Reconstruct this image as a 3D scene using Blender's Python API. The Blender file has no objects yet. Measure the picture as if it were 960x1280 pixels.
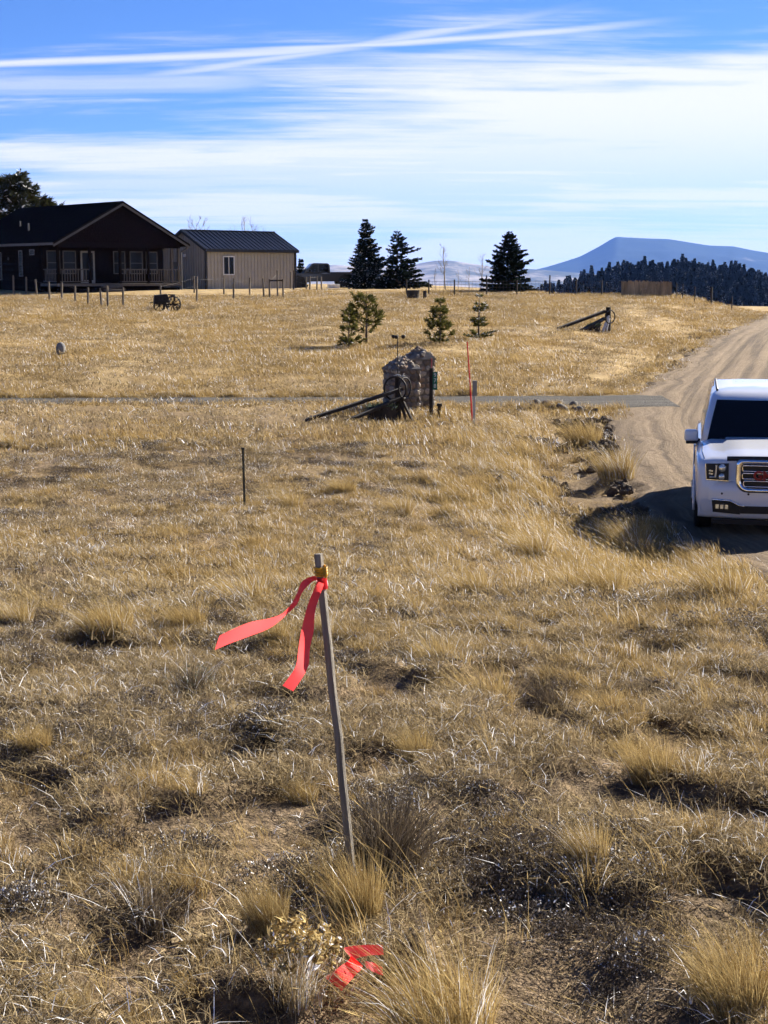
import bpy, bmesh, math, random
import numpy as np
from mathutils import Vector, Matrix, Euler
R = math.radians
S = bpy.context.scene
COL = S.collection

# ------------------------------------------------------------------ camera
EYE = 1.7
PITCH = math.atan(295/1900)
FPX = 1900.0
cam_d = bpy.data.cameras.new('camera'); cam = bpy.data.objects.new('camera', cam_d); COL.objects.link(cam)
cam.location = (0, 0, EYE); cam.rotation_euler = (math.pi/2 - PITCH, 0, 0)
cam_d.sensor_fit = 'VERTICAL'; cam_d.sensor_height = 24; cam_d.lens = 24*FPX/1280
cam_d.clip_start = 0.05; cam_d.clip_end = 60000
S.camera = cam

# ------------------------------------------------------------------ sun, sky, exposure
SUN_AZ, SUN_EL = 46.0, 28.5            # clockwise from +Y (the view direction)
sd = Vector((math.sin(R(SUN_AZ))*math.cos(R(SUN_EL)), math.cos(R(SUN_AZ))*math.cos(R(SUN_EL)), math.sin(R(SUN_EL))))
sun_d = bpy.data.lights.new('sun', 'SUN'); sun = bpy.data.objects.new('sun', sun_d); COL.objects.link(sun)
sun_d.energy = 5.0; sun_d.angle = R(0.5); sun_d.color = (1.0, 0.93, 0.82)
sun.rotation_euler = (-sd).to_track_quat('-Z', 'Y').to_euler(); sun.location = (60, 60, 50)
S.view_settings.view_transform = 'Standard'; S.view_settings.look = 'None'
S.view_settings.gamma = 1; S.view_settings.exposure = 1.75; S.view_settings.use_curve_mapping = False
S.cycles.max_bounces = 4; S.cycles.diffuse_bounces = 1; S.cycles.glossy_bounces = 2
S.cycles.transmission_bounces = 2; S.cycles.transparent_max_bounces = 6; S.cycles.volume_bounces = 0
S.cycles.use_denoising = True; S.cycles.use_adaptive_sampling = True; S.cycles.adaptive_threshold = 0.03

W = bpy.data.worlds.new('World'); S.world = W; W.use_nodes = True
nt = W.node_tree; nt.nodes.clear()
def N(t, typ, **kw):
    n = t.nodes.new(typ)
    for k, v in kw.items(): setattr(n, k, v)
    return n
def setin(n, **kw):
    for k, v in kw.items(): n.inputs[k.replace('_', ' ')].default_value = v
    return n
def math_n(t, op, a, b=None, c=None, clamp=False):
    n = N(t, 'ShaderNodeMath', operation=op); n.use_clamp = clamp
    for i, v in enumerate((a, b, c)):
        if v is None: continue
        if isinstance(v, (int, float)): n.inputs[i].default_value = v
        else: t.links.new(v, n.inputs[i])
    return n.outputs[0]
def maprange(t, v, a, b, c=0.0, d=1.0, smooth=True):
    n = N(t, 'ShaderNodeMapRange'); n.interpolation_type = 'SMOOTHSTEP' if smooth else 'LINEAR'
    t.links.new(v, n.inputs[0])
    for i, x in enumerate((a, b, c, d)): n.inputs[i+1].default_value = x
    return n.outputs[0]
def mixc(t, f, a, b):
    n = N(t, 'ShaderNodeMix', data_type='RGBA')
    for sock, v in ((n.inputs[0], f), (n.inputs[6], a), (n.inputs[7], b)):
        if isinstance(v, (int, float)): sock.default_value = v
        elif isinstance(v, tuple): sock.default_value = v if len(v) == 4 else (*v, 1)
        else: t.links.new(v, sock)
    return n.outputs[2]
def noise_n(t, vec, scale, detail=4, rough=0.55, dist=0.0):
    n = N(t, 'ShaderNodeTexNoise'); n.inputs['Scale'].default_value = scale; n.inputs['Detail'].default_value = detail
    n.inputs['Roughness'].default_value = rough; n.inputs['Distortion'].default_value = dist
    if vec is not None: t.links.new(vec, n.inputs['Vector'])
    return n.outputs[0]

def build_world():
    t = nt
    out = N(t, 'ShaderNodeOutputWorld'); bg = N(t, 'ShaderNodeBackground'); bg.inputs[1].default_value = 0.05
    sky = N(t, 'ShaderNodeTexSky', sky_type='NISHITA')
    sky.sun_disc = False; sky.sun_elevation = R(SUN_EL); sky.sun_rotation = R(SUN_AZ)
    sky.altitude = 2700; sky.air_density = 1.0; sky.dust_density = 0.2; sky.ozone_density = 1.5
    hs = N(t, 'ShaderNodeHueSaturation'); hs.inputs['Saturation'].default_value = 1.12; hs.inputs['Value'].default_value = 0.95
    t.links.new(sky.outputs[0], hs.inputs['Color'])
    tint = N(t, 'ShaderNodeMix', data_type='RGBA', blend_type='MULTIPLY'); tint.inputs[0].default_value = 1
    t.links.new(hs.outputs[0], tint.inputs[6]); tint.inputs[7].default_value = (0.38, 0.53, 0.86, 1)
    tc = N(t, 'ShaderNodeTexCoord'); g = tc.outputs['Generated']
    sp = N(t, 'ShaderNodeSeparateXYZ'); t.links.new(g, sp.inputs[0]); x, y, z = sp.outputs
    # thin high cloud seen on a flat layer
    zz = math_n(t, 'ADD', math_n(t, 'MAXIMUM', z, 0.0), 0.10)
    cx = math_n(t, 'DIVIDE', x, zz); cy = math_n(t, 'DIVIDE', y, zz)
    cb = N(t, 'ShaderNodeCombineXYZ'); t.links.new(cx, cb.inputs[0]); t.links.new(cy, cb.inputs[1])
    def mapped(rot, sc):
        m = N(t, 'ShaderNodeMapping'); t.links.new(cb.outputs[0], m.inputs[0])
        m.inputs['Rotation'].default_value = (0, 0, R(rot)); m.inputs['Scale'].default_value = sc; return m.outputs[0]
    n1 = noise_n(t, mapped(8, (0.45, 1.1, 1)), 1.3, 7, 0.58, 0.25)
    n2 = noise_n(t, mapped(12, (0.55, 3.2, 1)), 2.2, 6, 0.62, 0.5)
    n3 = noise_n(t, mapped(-4, (0.5, 0.9, 1)), 0.75, 4, 0.5, 0.1)
    # veil: thick low in the sky, breaking up overhead
    lev = math_n(t, 'MULTIPLY_ADD', z, -7.5, 1.20)
    lev = math_n(t, 'MULTIPLY_ADD', x, 1.3, lev)
    v = math_n(t, 'ADD', lev, math_n(t, 'MULTIPLY', math_n(t, 'SUBTRACT', n1, 0.5), 1.9))
    v = math_n(t, 'ADD', v, math_n(t, 'MULTIPLY', math_n(t, 'SUBTRACT', n2, 0.5), 0.8))
    veil = maprange(t, v, 0.0, 0.62)
    brk = maprange(t, math_n(t, 'ADD', n3, math_n(t, 'MULTIPLY', math_n(t, 'SUBTRACT', n2, 0.5), 0.5)), 0.38, 0.58)
    low = maprange(t, z, 0.0, 0.11, 0.8, 0.0)
    veil = math_n(t, 'MULTIPLY', veil, math_n(t, 'MAXIMUM', math_n(t, 'SUBTRACT', 1.0, low), math_n(t, 'MULTIPLY_ADD', brk, 0.55, 0.40)))
    # old contrails drawn out by the wind
    def streak(nx, ny, nz, off, wid, x0, x1, amt):
        d = math_n(t, 'ADD', math_n(t, 'ADD', math_n(t, 'MULTIPLY', x, nx), math_n(t, 'MULTIPLY', y, ny)), math_n(t, 'MULTIPLY_ADD', z, nz, off))
        d = math_n(t, 'ADD', d, math_n(t, 'MULTIPLY', math_n(t, 'SUBTRACT', n2, 0.5), wid*1.6))
        m = maprange(t, math_n(t, 'ABSOLUTE', d), wid, 0.0)
        m = math_n(t, 'MULTIPLY', m, maprange(t, x, x0, x0+0.10)); m = math_n(t, 'MULTIPLY', m, maprange(t, x, x1, x1-0.10))
        return math_n(t, 'MULTIPLY', m, math_n(t, 'MULTIPLY_ADD', n1, amt, 0.2))
    s1 = streak(-0.065, 0.0, 1.0, -0.144, 0.0036, -0.9, 0.20, 1.15)
    s2 = streak(-0.15, 0.0, 1.0, -0.146, 0.0042, -0.20, 0.14, 0.8)
    s3 = streak(-0.03, 0.0, 1.0, -0.124, 0.010, -0.9, -0.02, 0.6)
    m = math_n(t, 'MAXIMUM', math_n(t, 'MAXIMUM', s1, s2), math_n(t, 'MAXIMUM', s3, veil), None, True)
    m = math_n(t, 'MULTIPLY', m, 0.97)
    c = mixc(t, m, tint.outputs[2], (6.3, 6.25, 6.2))
    t.links.new(c, bg.inputs[0]); t.links.new(bg.outputs[0], out.inputs[0])
build_world()

# ------------------------------------------------------------------ helpers
rng = np.random.default_rng(7)
def tag(o, label=None, cat=None, group=None, kind=None):
    if label: o['label'] = label
    if cat: o['category'] = cat
    if group: o['group'] = group
    if kind: o['kind'] = kind
    return o
def empty(name, loc=(0, 0, 0), rz=0.0):
    o = bpy.data.objects.new(name, None); COL.objects.link(o); o.location = loc; o.rotation_euler = (0, 0, rz)
    o.empty_display_size = 0.2
    return o
def link(name, me, m=None, parent=None, loc=None, rot=None, scale=None):
    o = bpy.data.objects.new(name, me); COL.objects.link(o)
    if m is not None and len(me.materials) == 0: me.materials.append(m)
    if parent is not None: o.parent = parent
    if loc is not None: o.location = loc
    if rot is not None: o.rotation_euler = rot
    if scale is not None: o.scale = scale if hasattr(scale, '__len__') else (scale,)*3
    return o
def mesh_np(name, v, f, smooth=False, attrs=None):
    """v (n,3), f list/array of equal-length faces or list of arrays"""
    me = bpy.data.meshes.new(name)
    fs = f if isinstance(f, list) and len(f) and isinstance(f[0], np.ndarray) else [np.asarray(f)]
    fs = [a for a in fs if len(a)]
    v = np.asarray(v, dtype=np.float32)
    me.vertices.add(len(v)); me.vertices.foreach_set('co', v.ravel())
    nl = sum(a.size for a in fs); npol = sum(len(a) for a in fs)
    me.loops.add(nl); me.polygons.add(npol)
    me.loops.foreach_set('vertex_index', np.concatenate([a.ravel() for a in fs]).astype(np.int32))
    tot = np.concatenate([np.full(len(a), a.shape[1], np.int32) for a in fs])
    me.polygons.foreach_set('loop_start', (np.cumsum(tot)-tot).astype(np.int32))
    if smooth: me.polygons.foreach_set('use_smooth', np.ones(npol, bool))
    me.update(calc_edges=True)
    for k, a in (attrs or {}).items():
        at_ = me.attributes.new(k, 'FLOAT', 'POINT'); at_.data.foreach_set('value', np.asarray(a, np.float32))
    return me
class MB:
    def __init__(s): s.v = []; s.f = []
    def add(s, vs, fs):
        b = len(s.v); s.v += [tuple(p) for p in vs]; s.f += [tuple(b+i for i in q) for q in fs]; return s
    def box(s, c, d, rot=None, taper=1.0):
        hx, hy, hz = d[0]/2, d[1]/2, d[2]/2
        vs = [Vector((sx*hx*(taper if sz > 0 else 1), sy*hy*(taper if sz > 0 else 1), sz*hz)) for sz in (-1, 1) for sx, sy in ((-1, -1), (1, -1), (1, 1), (-1, 1))]
        if rot is not None:
            M = rot if isinstance(rot, Matrix) else Euler(rot).to_matrix()
            vs = [M @ p for p in vs]
        return s.add([p+Vector(c) for p in vs], [(3, 2, 1, 0), (4, 5, 6, 7), (0, 1, 5, 4), (1, 2, 6, 5), (2, 3, 7, 6), (3, 0, 4, 7)])
    def bar(s, a, b, w, h=None):
        a, b = Vector(a), Vector(b); d = b-a; h = h or w
        q = d.to_track_quat('Z', 'Y').to_matrix()
        return s.box((a+b)/2, (w, h, d.length), q)
    def tube(s, pts, rad, n=6, cap=True):
        pts = [Vector(p) for p in pts]; k = len(pts)
        if not hasattr(rad, '__len__'): rad = [rad]*k
        rings = []; prev = None
        for i, p in enumerate(pts):
            d = (pts[min(i+1, k-1)]-pts[max(i-1, 0)])
            if d.length < 1e-9: d = Vector((0, 0, 1))
            d.normalize()
            a = prev if prev is not None else (Vector((1, 0, 0)) if abs(d.x) < .9 else Vector((0, 1, 0)))
            a = (a - d*a.dot(d)); a = a.normalized() if a.length > 1e-6 else d.orthogonal().normalized()
            b = d.cross(a); prev = a
            rings.append([p+(a*math.cos(2*math.pi*j/n)+b*math.sin(2*math.pi*j/n))*rad[i] for j in range(n)])
        fs = [(i*n+j, i*n+(j+1) % n, (i+1)*n+(j+1) % n, (i+1)*n+j) for i in range(k-1) for j in range(n)]
        if cap: fs += [tuple(range(n-1, -1, -1)), tuple((k-1)*n+j for j in range(n))]
        return s.add([p for r in rings for p in r], fs)
    def ring(s, c, r, tr, n=24, m=6, axis='z', el=1.0):
        pts = []
        for i in range(n):
            a = 2*math.pi*i/n
            for j in range(m):
                b = 2*math.pi*j/m
                p = Vector(((r+tr*math.cos(b))*math.cos(a), (r+tr*math.cos(b))*math.sin(a)*el, tr*math.sin(b)))
                if axis == 'x': p = Vector((p.z, p.x, p.y))
                if axis == 'y': p = Vector((p.x, p.z, p.y))
                pts.append(p+Vector(c))
        return s.add(pts, [(i*m+j, ((i+1) % n)*m+j, ((i+1) % n)*m+(j+1) % m, i*m+(j+1) % m) for i in range(n) for j in range(m)])
    def lathe(s, c, prof, n=24, axis='z'):
        """prof list of (r, h)"""
        pts = []
        for r, h in prof:
            for j in range(n):
                a = 2*math.pi*j/n
                p = Vector((r*math.cos(a), r*math.sin(a), h))
                if axis == 'x': p = Vector((p.z, p.x, p.y))
                if axis == 'y': p = Vector((p.x, -p.z, p.y))
                pts.append(p+Vector(c))
        k = len(prof)
        fs = [(i*n+j, i*n+(j+1) % n, (i+1)*n+(j+1) % n, (i+1)*n+j) for i in range(k-1) for j in range(n)]
        fs += [tuple(range(n-1, -1, -1)), tuple((k-1)*n+j for j in range(n))]
        return s.add(pts, fs)
    def prism(s, poly, a, b):
        """poly: list of 3D points, extruded by vector from a*dir"""
        n = len(poly); d = Vector(b)
        vs = [Vector(p)+Vector(a) for p in poly]; vs += [p+d for p in vs]
        return s.add(vs, [tuple(range(n-1, -1, -1)), tuple(range(n, 2*n))]+[(i, (i+1) % n, n+(i+1) % n, n+i) for i in range(n)])
    def me(s, name, smooth=False):
        m = bpy.data.meshes.new(name); m.from_pydata(s.v, [], s.f)
        bm = bmesh.new(); bm.from_mesh(m); bmesh.ops.recalc_face_normals(bm, faces=bm.faces); bm.to_mesh(m); bm.free()
        if smooth: m.polygons.foreach_set('use_smooth', [True]*len(m.polygons))
        m.update(); return m
    def build(s, name, m=None, parent=None, smooth=False, loc=None, rot=None, bevel=0, seg=2):
        o = link(name, s.me(name, smooth), m, parent, loc, rot)
        if bevel:
            md = o.modifiers.new('bevel', 'BEVEL'); md.width = bevel; md.segments = seg; md.limit_method = 'ANGLE'; md.angle_limit = R(35)
        return o
def copy_tree(o, parent=None):
    c = o.copy(); COL.objects.link(c)
    if parent is not None: c.parent = parent
    for ch in list(o.children): copy_tree(ch, c)
    return c

# value noise
def _h(i, j, s):
    n = (i.astype(np.int64)*374761393 + j.astype(np.int64)*668265263 + s*974711) & 0xffffffff
    n = ((n ^ (n >> 13))*1274126177) & 0xffffffff
    return ((n ^ (n >> 16)) & 0xffff)/65535.0
def vn(x, y, s=0):
    x = np.asarray(x, float); y = np.asarray(y, float)
    i = np.floor(x); j = np.floor(y); u = x-i; v = y-j; u = u*u*(3-2*u); v = v*v*(3-2*v)
    return (_h(i, j, s)*(1-u)+_h(i+1, j, s)*u)*(1-v)+(_h(i, j+1, s)*(1-u)+_h(i+1, j+1, s)*u)*v
def fbm(x, y, s=0, o=4):
    a = 0; w = .5; t = 0
    for k in range(o): a = a+vn(x*2**k, y*2**k, s+k*17)*w; t += w; w *= .5
    return a/t
def sst(a, b, x):
    t = np.clip((x-a)/(b-a), 0, 1); return t*t*(3-2*t)

# ------------------------------------------------------------------ terrain function
PY = [(-400, -6), (-60, .8), (-8, .1), (0, 0), (3.5, 0), (6, -.12), (10, -.5), (15, -1.05), (21, -1.5), (28, -1.47), (34.5, -1.38), (36.8, -1.42), (38.5, -1.52), (41, -1.52),
      (43, -1.36), (56, -.82), (75, -.15), (95, .42), (105, .75), (130, .85), (170, .9), (400, .9)]
_ty = np.linspace(-400, 400, 8001); _tz = np.interp(_ty, [p[0] for p in PY], [p[1] for p in PY])
_k = np.hanning(21); _k /= _k.sum(); _tz = np.convolve(np.pad(_tz, 10, 'edge'), _k, 'valid')
EDGE = [(4.6, -200), (5.6, 0), (5.5, 10), (5.0, 17.0), (4.15, 21.5), (4.3, 26), (4.6, 29.3), (5.4, 36), (7.8, 45), (15, 70), (23.6, 95), (33, 125), (50, 180)]
_ex = [p[0] for p in EDGE]; _ey = [p[1] for p in EDGE]
_ety = np.linspace(-200, 180, 3801); _etx = np.interp(_ety, _ey, _ex)
_k2 = np.hanning(61); _k2 /= _k2.sum(); _etx = np.convolve(np.pad(_etx, 30, 'edge'), _k2, 'valid')
ROADW = 7.0
def edge_x(y): return np.interp(y, _ety, _etx)
RZ = [(-60, .2), (0, -1.1), (10, -1.65), (18, -1.98), (23, -2.02), (30, -1.86), (41, -1.54), (60, -1.2), (95, -.72), (120, -.5), (180, -3)]
def road_z(y): return np.interp(y, [p[0] for p in RZ], [p[1] for p in RZ])
def H0(x, y):
    x = np.asarray(x, float); y = np.asarray(y, float)
    r = np.hypot(x, y)
    yc = 160-62*sst(0, 12, x)
    z = np.interp(np.minimum(y, yc), _ty, _tz) - 0.06*np.maximum(y-yc, 0)
    z = z + .5*(fbm(x/14., y/14., 3, 2)-.5)*sst(8, 30, r)*(1-sst(34, 37, y)*(1-sst(43, 46, y))) * .6*(1-sst(60, 85, y))
    # road
    d = edge_x(y)-x                                   # metres left of the road edge
    rz = road_z(y)+np.where(y > 115, -0.05*(y-115), 0)
    w = 1-sst(0.3, 7.0, d)
    near = sst(9, 18, y)
    z = z*(1-w*near)+rz*w*near
    z = z - .22*np.exp(-((d-1.1)/.7)**2)*near*(1-sst(34, 37, y)*(1-sst(43, 46, y)))*(1-sst(60, 80, y))
    z = z + 0.16*np.maximum(-d-ROADW-.6, 0)*np.exp(-np.maximum(-d-ROADW, 0)/12)*near
    # away: valley, hill, plain
    far = sst(170, 420, r)
    az = np.arctan2(x, y)
    zv = -26-10*sst(500, 1200, r)-70*sst(1000, 5000, r)+6*(fbm(x/160., y/160., 5, 3)-.5)
    tx, ty_ = 690*math.sin(R(10.7)), 690*math.cos(R(10.7))
    t_ = (x-tx)*math.cos(R(10.7))-(y-ty_)*math.sin(R(10.7)); n_ = (x-tx)*math.sin(R(10.7))+(y-ty_)*math.cos(R(10.7))
    hill = 26*np.exp(-.5*(t_/56)**2-.5*(n_/120)**2)
    return z*(1-far)+(zv+hill)*far
def mound(x, y):
    """0 in the gaps, 1 on the grown-over hummocks; coarser further off"""
    r = np.hypot(x, y); k = sst(8, 14, r)
    a = sst(.42, .58, fbm(x*3.3, y*2.9, 12, 2)); b = sst(.42, .58, fbm(x*1.7+5, y*1.25, 13, 2))
    return a*(1-k)+b*k
def hummock(x, y):
    r = np.hypot(x, y)
    return (.14*(fbm(x*1.5, y*1.5, 11, 3)-.5)+.075*(mound(x, y)-.5)*(1-sst(35, 60, r)))*(1-sst(60, 120, r))
def in_road(x, y, m=0.0):
    d = x-edge_x(y); return (d > -m) & (d < ROADW+m)
DRIVE_Y = 39.6
def drive_c(x): return DRIVE_Y+.0*x+0.5*np.sin(np.asarray(x)/9.0)
def in_drive(x, y, m=0.0):
    return (np.abs(y-drive_c(x)) < 1.45*(.72+.28*sst(0, 3, x))+m) & (x < edge_x(y)+1)
def H(x, y): 
    return H0(x, y)
def Hs(x, y): return float(H(np.array([x]), np.array([y]))[0])
def ray(px, py):
    r = (px-480)/FPX; u = (640-py)/FPX; c, s = math.cos(PITCH), math.sin(PITCH)
    return Vector((r, c+u*s, -s+u*c))
def at(px, py, Y):
    d = ray(px, py); return Vector((0, 0, EYE))+d*(Y/d.y)
_Ys = np.concatenate([np.arange(2, 60, .05), np.arange(60, 170, .2)])
def G(px, py):
    d = ray(px, py); X = d.x/d.y*_Ys; Z = EYE+d.z/d.y*_Ys
    g = H(X, _Ys)-Z; k = int(np.argmax(g > 0))
    if not (g > 0).any(): k = int(np.argmax(g))
    y = _Ys[k]; return Vector((X[k], y, Hs(X[k], y)))
def on(x, y, dz=0.0): return Vector((x, y, Hs(x, y)+dz))
def ppm(p):  # photo pixels per metre at a point
    return FPX/(p.y*math.cos(PITCH)+(EYE-p.z)*math.sin(PITCH))

# ------------------------------------------------------------------ materials
MATS = {}
def new_mat(name):
    m = bpy.data.materials.new(name); m.use_nodes = True; t = m.node_tree
    b = t.nodes['Principled BSDF']; return m, t, b
def mat(name, col, rough=.7, metal=0.0, var=.25, scale=6.0, bump=0.0, bscale=40., stretch=None, col2=None, coat=0.0, spec=.3):
    if name in MATS: return MATS[name]
    m, t, b = new_mat(name)
    tc = N(t, 'ShaderNodeTexCoord'); v = tc.outputs['Object']
    if stretch:
        mp = N(t, 'ShaderNodeMapping'); mp.inputs['Scale'].default_value = stretch; t.links.new(v, mp.inputs[0]); v = mp.outputs[0]
    f = noise_n(t, v, scale, 5, .6)
    f = maprange(t, f, .3, .7)
    a = tuple(c*(1-var) for c in col); c2 = col2 or tuple(min(1, c*(1+var)) for c in col)
    t.links.new(mixc(t, f, a, c2), b.inputs['Base Color'])
    b.inputs['Roughness'].default_value = rough; b.inputs['Metallic'].default_value = metal
    b.inputs['Coat Weight'].default_value = coat; b.inputs['Coat Roughness'].default_value = 0.04
    b.inputs['Specular IOR Level'].default_value = spec
    if bump:
        bp = N(t, 'ShaderNodeBump'); bp.inputs['Strength'].default_value = bump; bp.inputs['Distance'].default_value = .02
        t.links.new(noise_n(t, v, bscale, 4, .6), bp.inputs['Height']); t.links.new(bp.outputs[0], b.inputs['Normal'])
    MATS[name] = m; return m
def leaf_mat(name, cols, trans=.35, rand=.25, rough=.6):
    """per-blade tint from the attribute 'tint', per-plant change from the object random"""
    m, t, b = new_mat(name); t.nodes.remove(b)
    out = t.nodes['Material Output']
    at_ = N(t, 'ShaderNodeAttribute'); at_.attribute_name = 'tint'
    oi = N(t, 'ShaderNodeObjectInfo')
    f = math_n(t, 'ADD', at_.outputs['Fac'], math_n(t, 'MULTIPLY', math_n(t, 'SUBTRACT', oi.outputs['Random'], .5), rand), None, True)
    cr = N(t, 'ShaderNodeValToRGB'); t.links.new(f, cr.inputs[0])
    e = cr.color_ramp.elements
    for i, c in enumerate(cols):
        p = i/(len(cols)-1)
        el = e[0] if i == 0 else (e[1] if i == len(cols)-1 else e.new(p))
        el.position = p; el.color = (*c, 1)
    d = N(t, 'ShaderNodeBsdfDiffuse'); tr = N(t, 'ShaderNodeBsdfTranslucent')
    for n in (d, tr): t.links.new(cr.outputs[0], n.inputs[0])
    mx = N(t, 'ShaderNodeMixShader'); mx.inputs[0].default_value = trans; t.links.new(d.outputs[0], mx.inputs[1]); t.links.new(tr.outputs[0], mx.inputs[2])
    t.links.new(mx.outputs[0], out.inputs[0]); MATS[name] = m; return m

def ground_mat():
    m, t, b = new_mat('field_soil')
    g = N(t, 'ShaderNodeNewGeometry').outputs['Position']
    sp = N(t, 'ShaderNodeSeparateXYZ'); t.links.new(g, sp.inputs[0])
    r = math_n(t, 'SQRT', math_n(t, 'ADD', math_n(t, 'POWER', sp.outputs[0], 2), math_n(t, 'POWER', sp.outputs[1], 2)))
    n1 = noise_n(t, g, 0.9, 8, .65); n2 = noise_n(t, g, 14, 6, .7); n3 = noise_n(t, g, 0.12, 4, .5)
    soil = mixc(t, maprange(t, n2, .35, .65), (.065, .046, .03), (.23, .165, .10))
    straw = mixc(t, maprange(t, n2, .3, .7), (.13, .085, .04), (.30, .21, .10))
    c = mixc(t, maprange(t, n1, .45, .66), soil, straw)
    # far field: dense dry grass all over
    field = mixc(t, maprange(t, n1, .3, .7), (.26, .175, .08), (.42, .31, .15))
    c = mixc(t, maprange(t, r, 22, 55), c, field)
    # beyond: grassland, woods, thin snow
    nf = noise_n(t, g, .012, 6, .6); ng = noise_n(t, g, .0016, 6, .6)
    far = mixc(t, maprange(t, nf, .42, .6), (.11, .09, .05), (.05, .05, .03))
    c = mixc(t, maprange(t, r, 190, 420), c, far)
    plain = mixc(t, maprange(t, ng, .40, .62), (.42, .36, .27), (.12, .12, .09))
    c = mixc(t, maprange(t, r, 1500, 3500), c, plain)
    t.links.new(c, b.inputs['Base Color']); b.inputs['Roughness'].default_value = .95; b.inputs['Specular IOR Level'].default_value = .1
    bp = N(t, 'ShaderNodeBump'); bp.inputs['Strength'].default_value = .9; bp.inputs['Distance'].default_value = .03
    t.links.new(math_n(t, 'ADD', n2, noise_n(t, g, 60, 3, .6)), bp.inputs['Height']); t.links.new(bp.outputs[0], b.inputs['Normal'])
    return m

# ------------------------------------------------------------------ ground sheet (polar, out to the horizon)
def build_ground():
    azs = np.concatenate([np.arange(-180, -24, 6.0), np.arange(-24, 24, .17), np.arange(24, 180, 6.0)])
    rs = [0.0]; r = .6
    while r < 14: rs.append(r); r += max(.03, r*.008)
    while r < 200: rs.append(r); r *= 1.016
    while r < 16000: rs.append(r); r *= 1.055
    rs = np.array(rs[1:])
    A, Rr = np.meshgrid(np.radians(azs), rs)
    X, Y = Rr*np.sin(A), Rr*np.cos(A)
    Z = H(X, Y)
    nearm = 1-sst(60, 120, Rr)
    hum = hummock(X, Y)
    d = X-edge_x(Y)
    rough_bank = .16*(fbm(X*2.4, Y*2.4, 31, 3)-.45)*np.exp(-((d+.9)/1.0)**2)*sst(20, 24, Y)*(1-sst(34, 38, Y))
    off = ((d > -.25) & (d < ROADW+.2) & (Y > -150) & (Y < 150)) | in_drive(X, Y, .1)
    Z = Z+np.where(off, -.07, hum+rough_bank)
    na = len(azs); nr = len(rs)
    v = np.stack([X, Y, Z], -1).reshape(-1, 3)
    v = np.vstack([v, [[0, 0, Hs(0, 0)]]])
    i = np.arange(nr-1)[:, None]*na; j = np.arange(na); j2 = (j+1) % na
    f = np.stack([(i+j), (i+j2), (i+na+j2), (i+na+j)], -1).reshape(-1, 4)
    c = np.stack([np.full(na, len(v)-1), j2, j], -1)
    me = mesh_np('ground', v, [f[:, ::-1], c[:, ::-1]], True)
    o = link('ground', me, ground_mat()); tag(o, 'wide dry grass field sloping to a distant plain', 'ground', kind='structure')
    bm = bmesh.new(); bm.from_mesh(me); bmesh.ops.recalc_face_normals(bm, faces=bm.faces)
    if sum(fc.normal.z for fc in list(bm.faces)[:500]) < 0: bmesh.ops.reverse_faces(bm, faces=bm.faces)
    bm.to_mesh(me); bm.free()
build_ground()

def dirt_mat(name, a, b_, c_, gravel=False):
    m, t, b = new_mat(name)
    uv = N(t, 'ShaderNodeUVMap').outputs[0]
    mp = N(t, 'ShaderNodeMapping'); mp.inputs['Scale'].default_value = (20, .055, 1); t.links.new(uv, mp.inputs[0])
    g = N(t, 'ShaderNodeNewGeometry').outputs['Position']
    tr = noise_n(t, mp.outputs[0], 1.0, 6, .6, .06); n2 = noise_n(t, g, 9 if not gravel else 22, 6, .7); n1 = noise_n(t, g, .7, 4, .6)
    c = mixc(t, maprange(t, tr, .34, .60), a, b_); c = mixc(t, maprange(t, n1, .42, .7, 0, .6), c, c_)
    c = mixc(t, maprange(t, n2, .55, .75, 0, .55), c, tuple(x*.45 for x in a))
    t.links.new(c, b.inputs['Base Color']); b.inputs['Roughness'].default_value = .95; b.inputs['Specular IOR Level'].default_value = .15
    bp = N(t, 'ShaderNodeBump'); bp.inputs['Strength'].default_value = .8; bp.inputs['Distance'].default_value = .04
    h = math_n(t, 'ADD', math_n(t, 'MULTIPLY', tr, 1.6), math_n(t, 'MULTIPLY', n2, 1.4))
    t.links.new(h, bp.inputs['Height']); t.links.new(bp.outputs[0], b.inputs['Normal'])
    return m
def sheet(name, X, Y, Z, U, V, m, label):
    nr, na = X.shape
    i = np.arange(nr-1)[:, None]*na; j = np.arange(na-1)
    f = np.stack([(i+j), (i+j+1), (i+na+j+1), (i+na+j)], -1).reshape(-1, 4)
    me = mesh_np(name, np.stack([X, Y, Z], -1).reshape(-1, 3), f, True)
    uvl = me.uv_layers.new(name='UVMap'); uv = np.stack([U, V], -1).reshape(-1, 2)
    uvl.data.foreach_set('uv', uv[f.ravel()].astype(np.float32).ravel())
    o = link(name, me, m); tag(o, label, 'road', kind='structure'); return o
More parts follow.
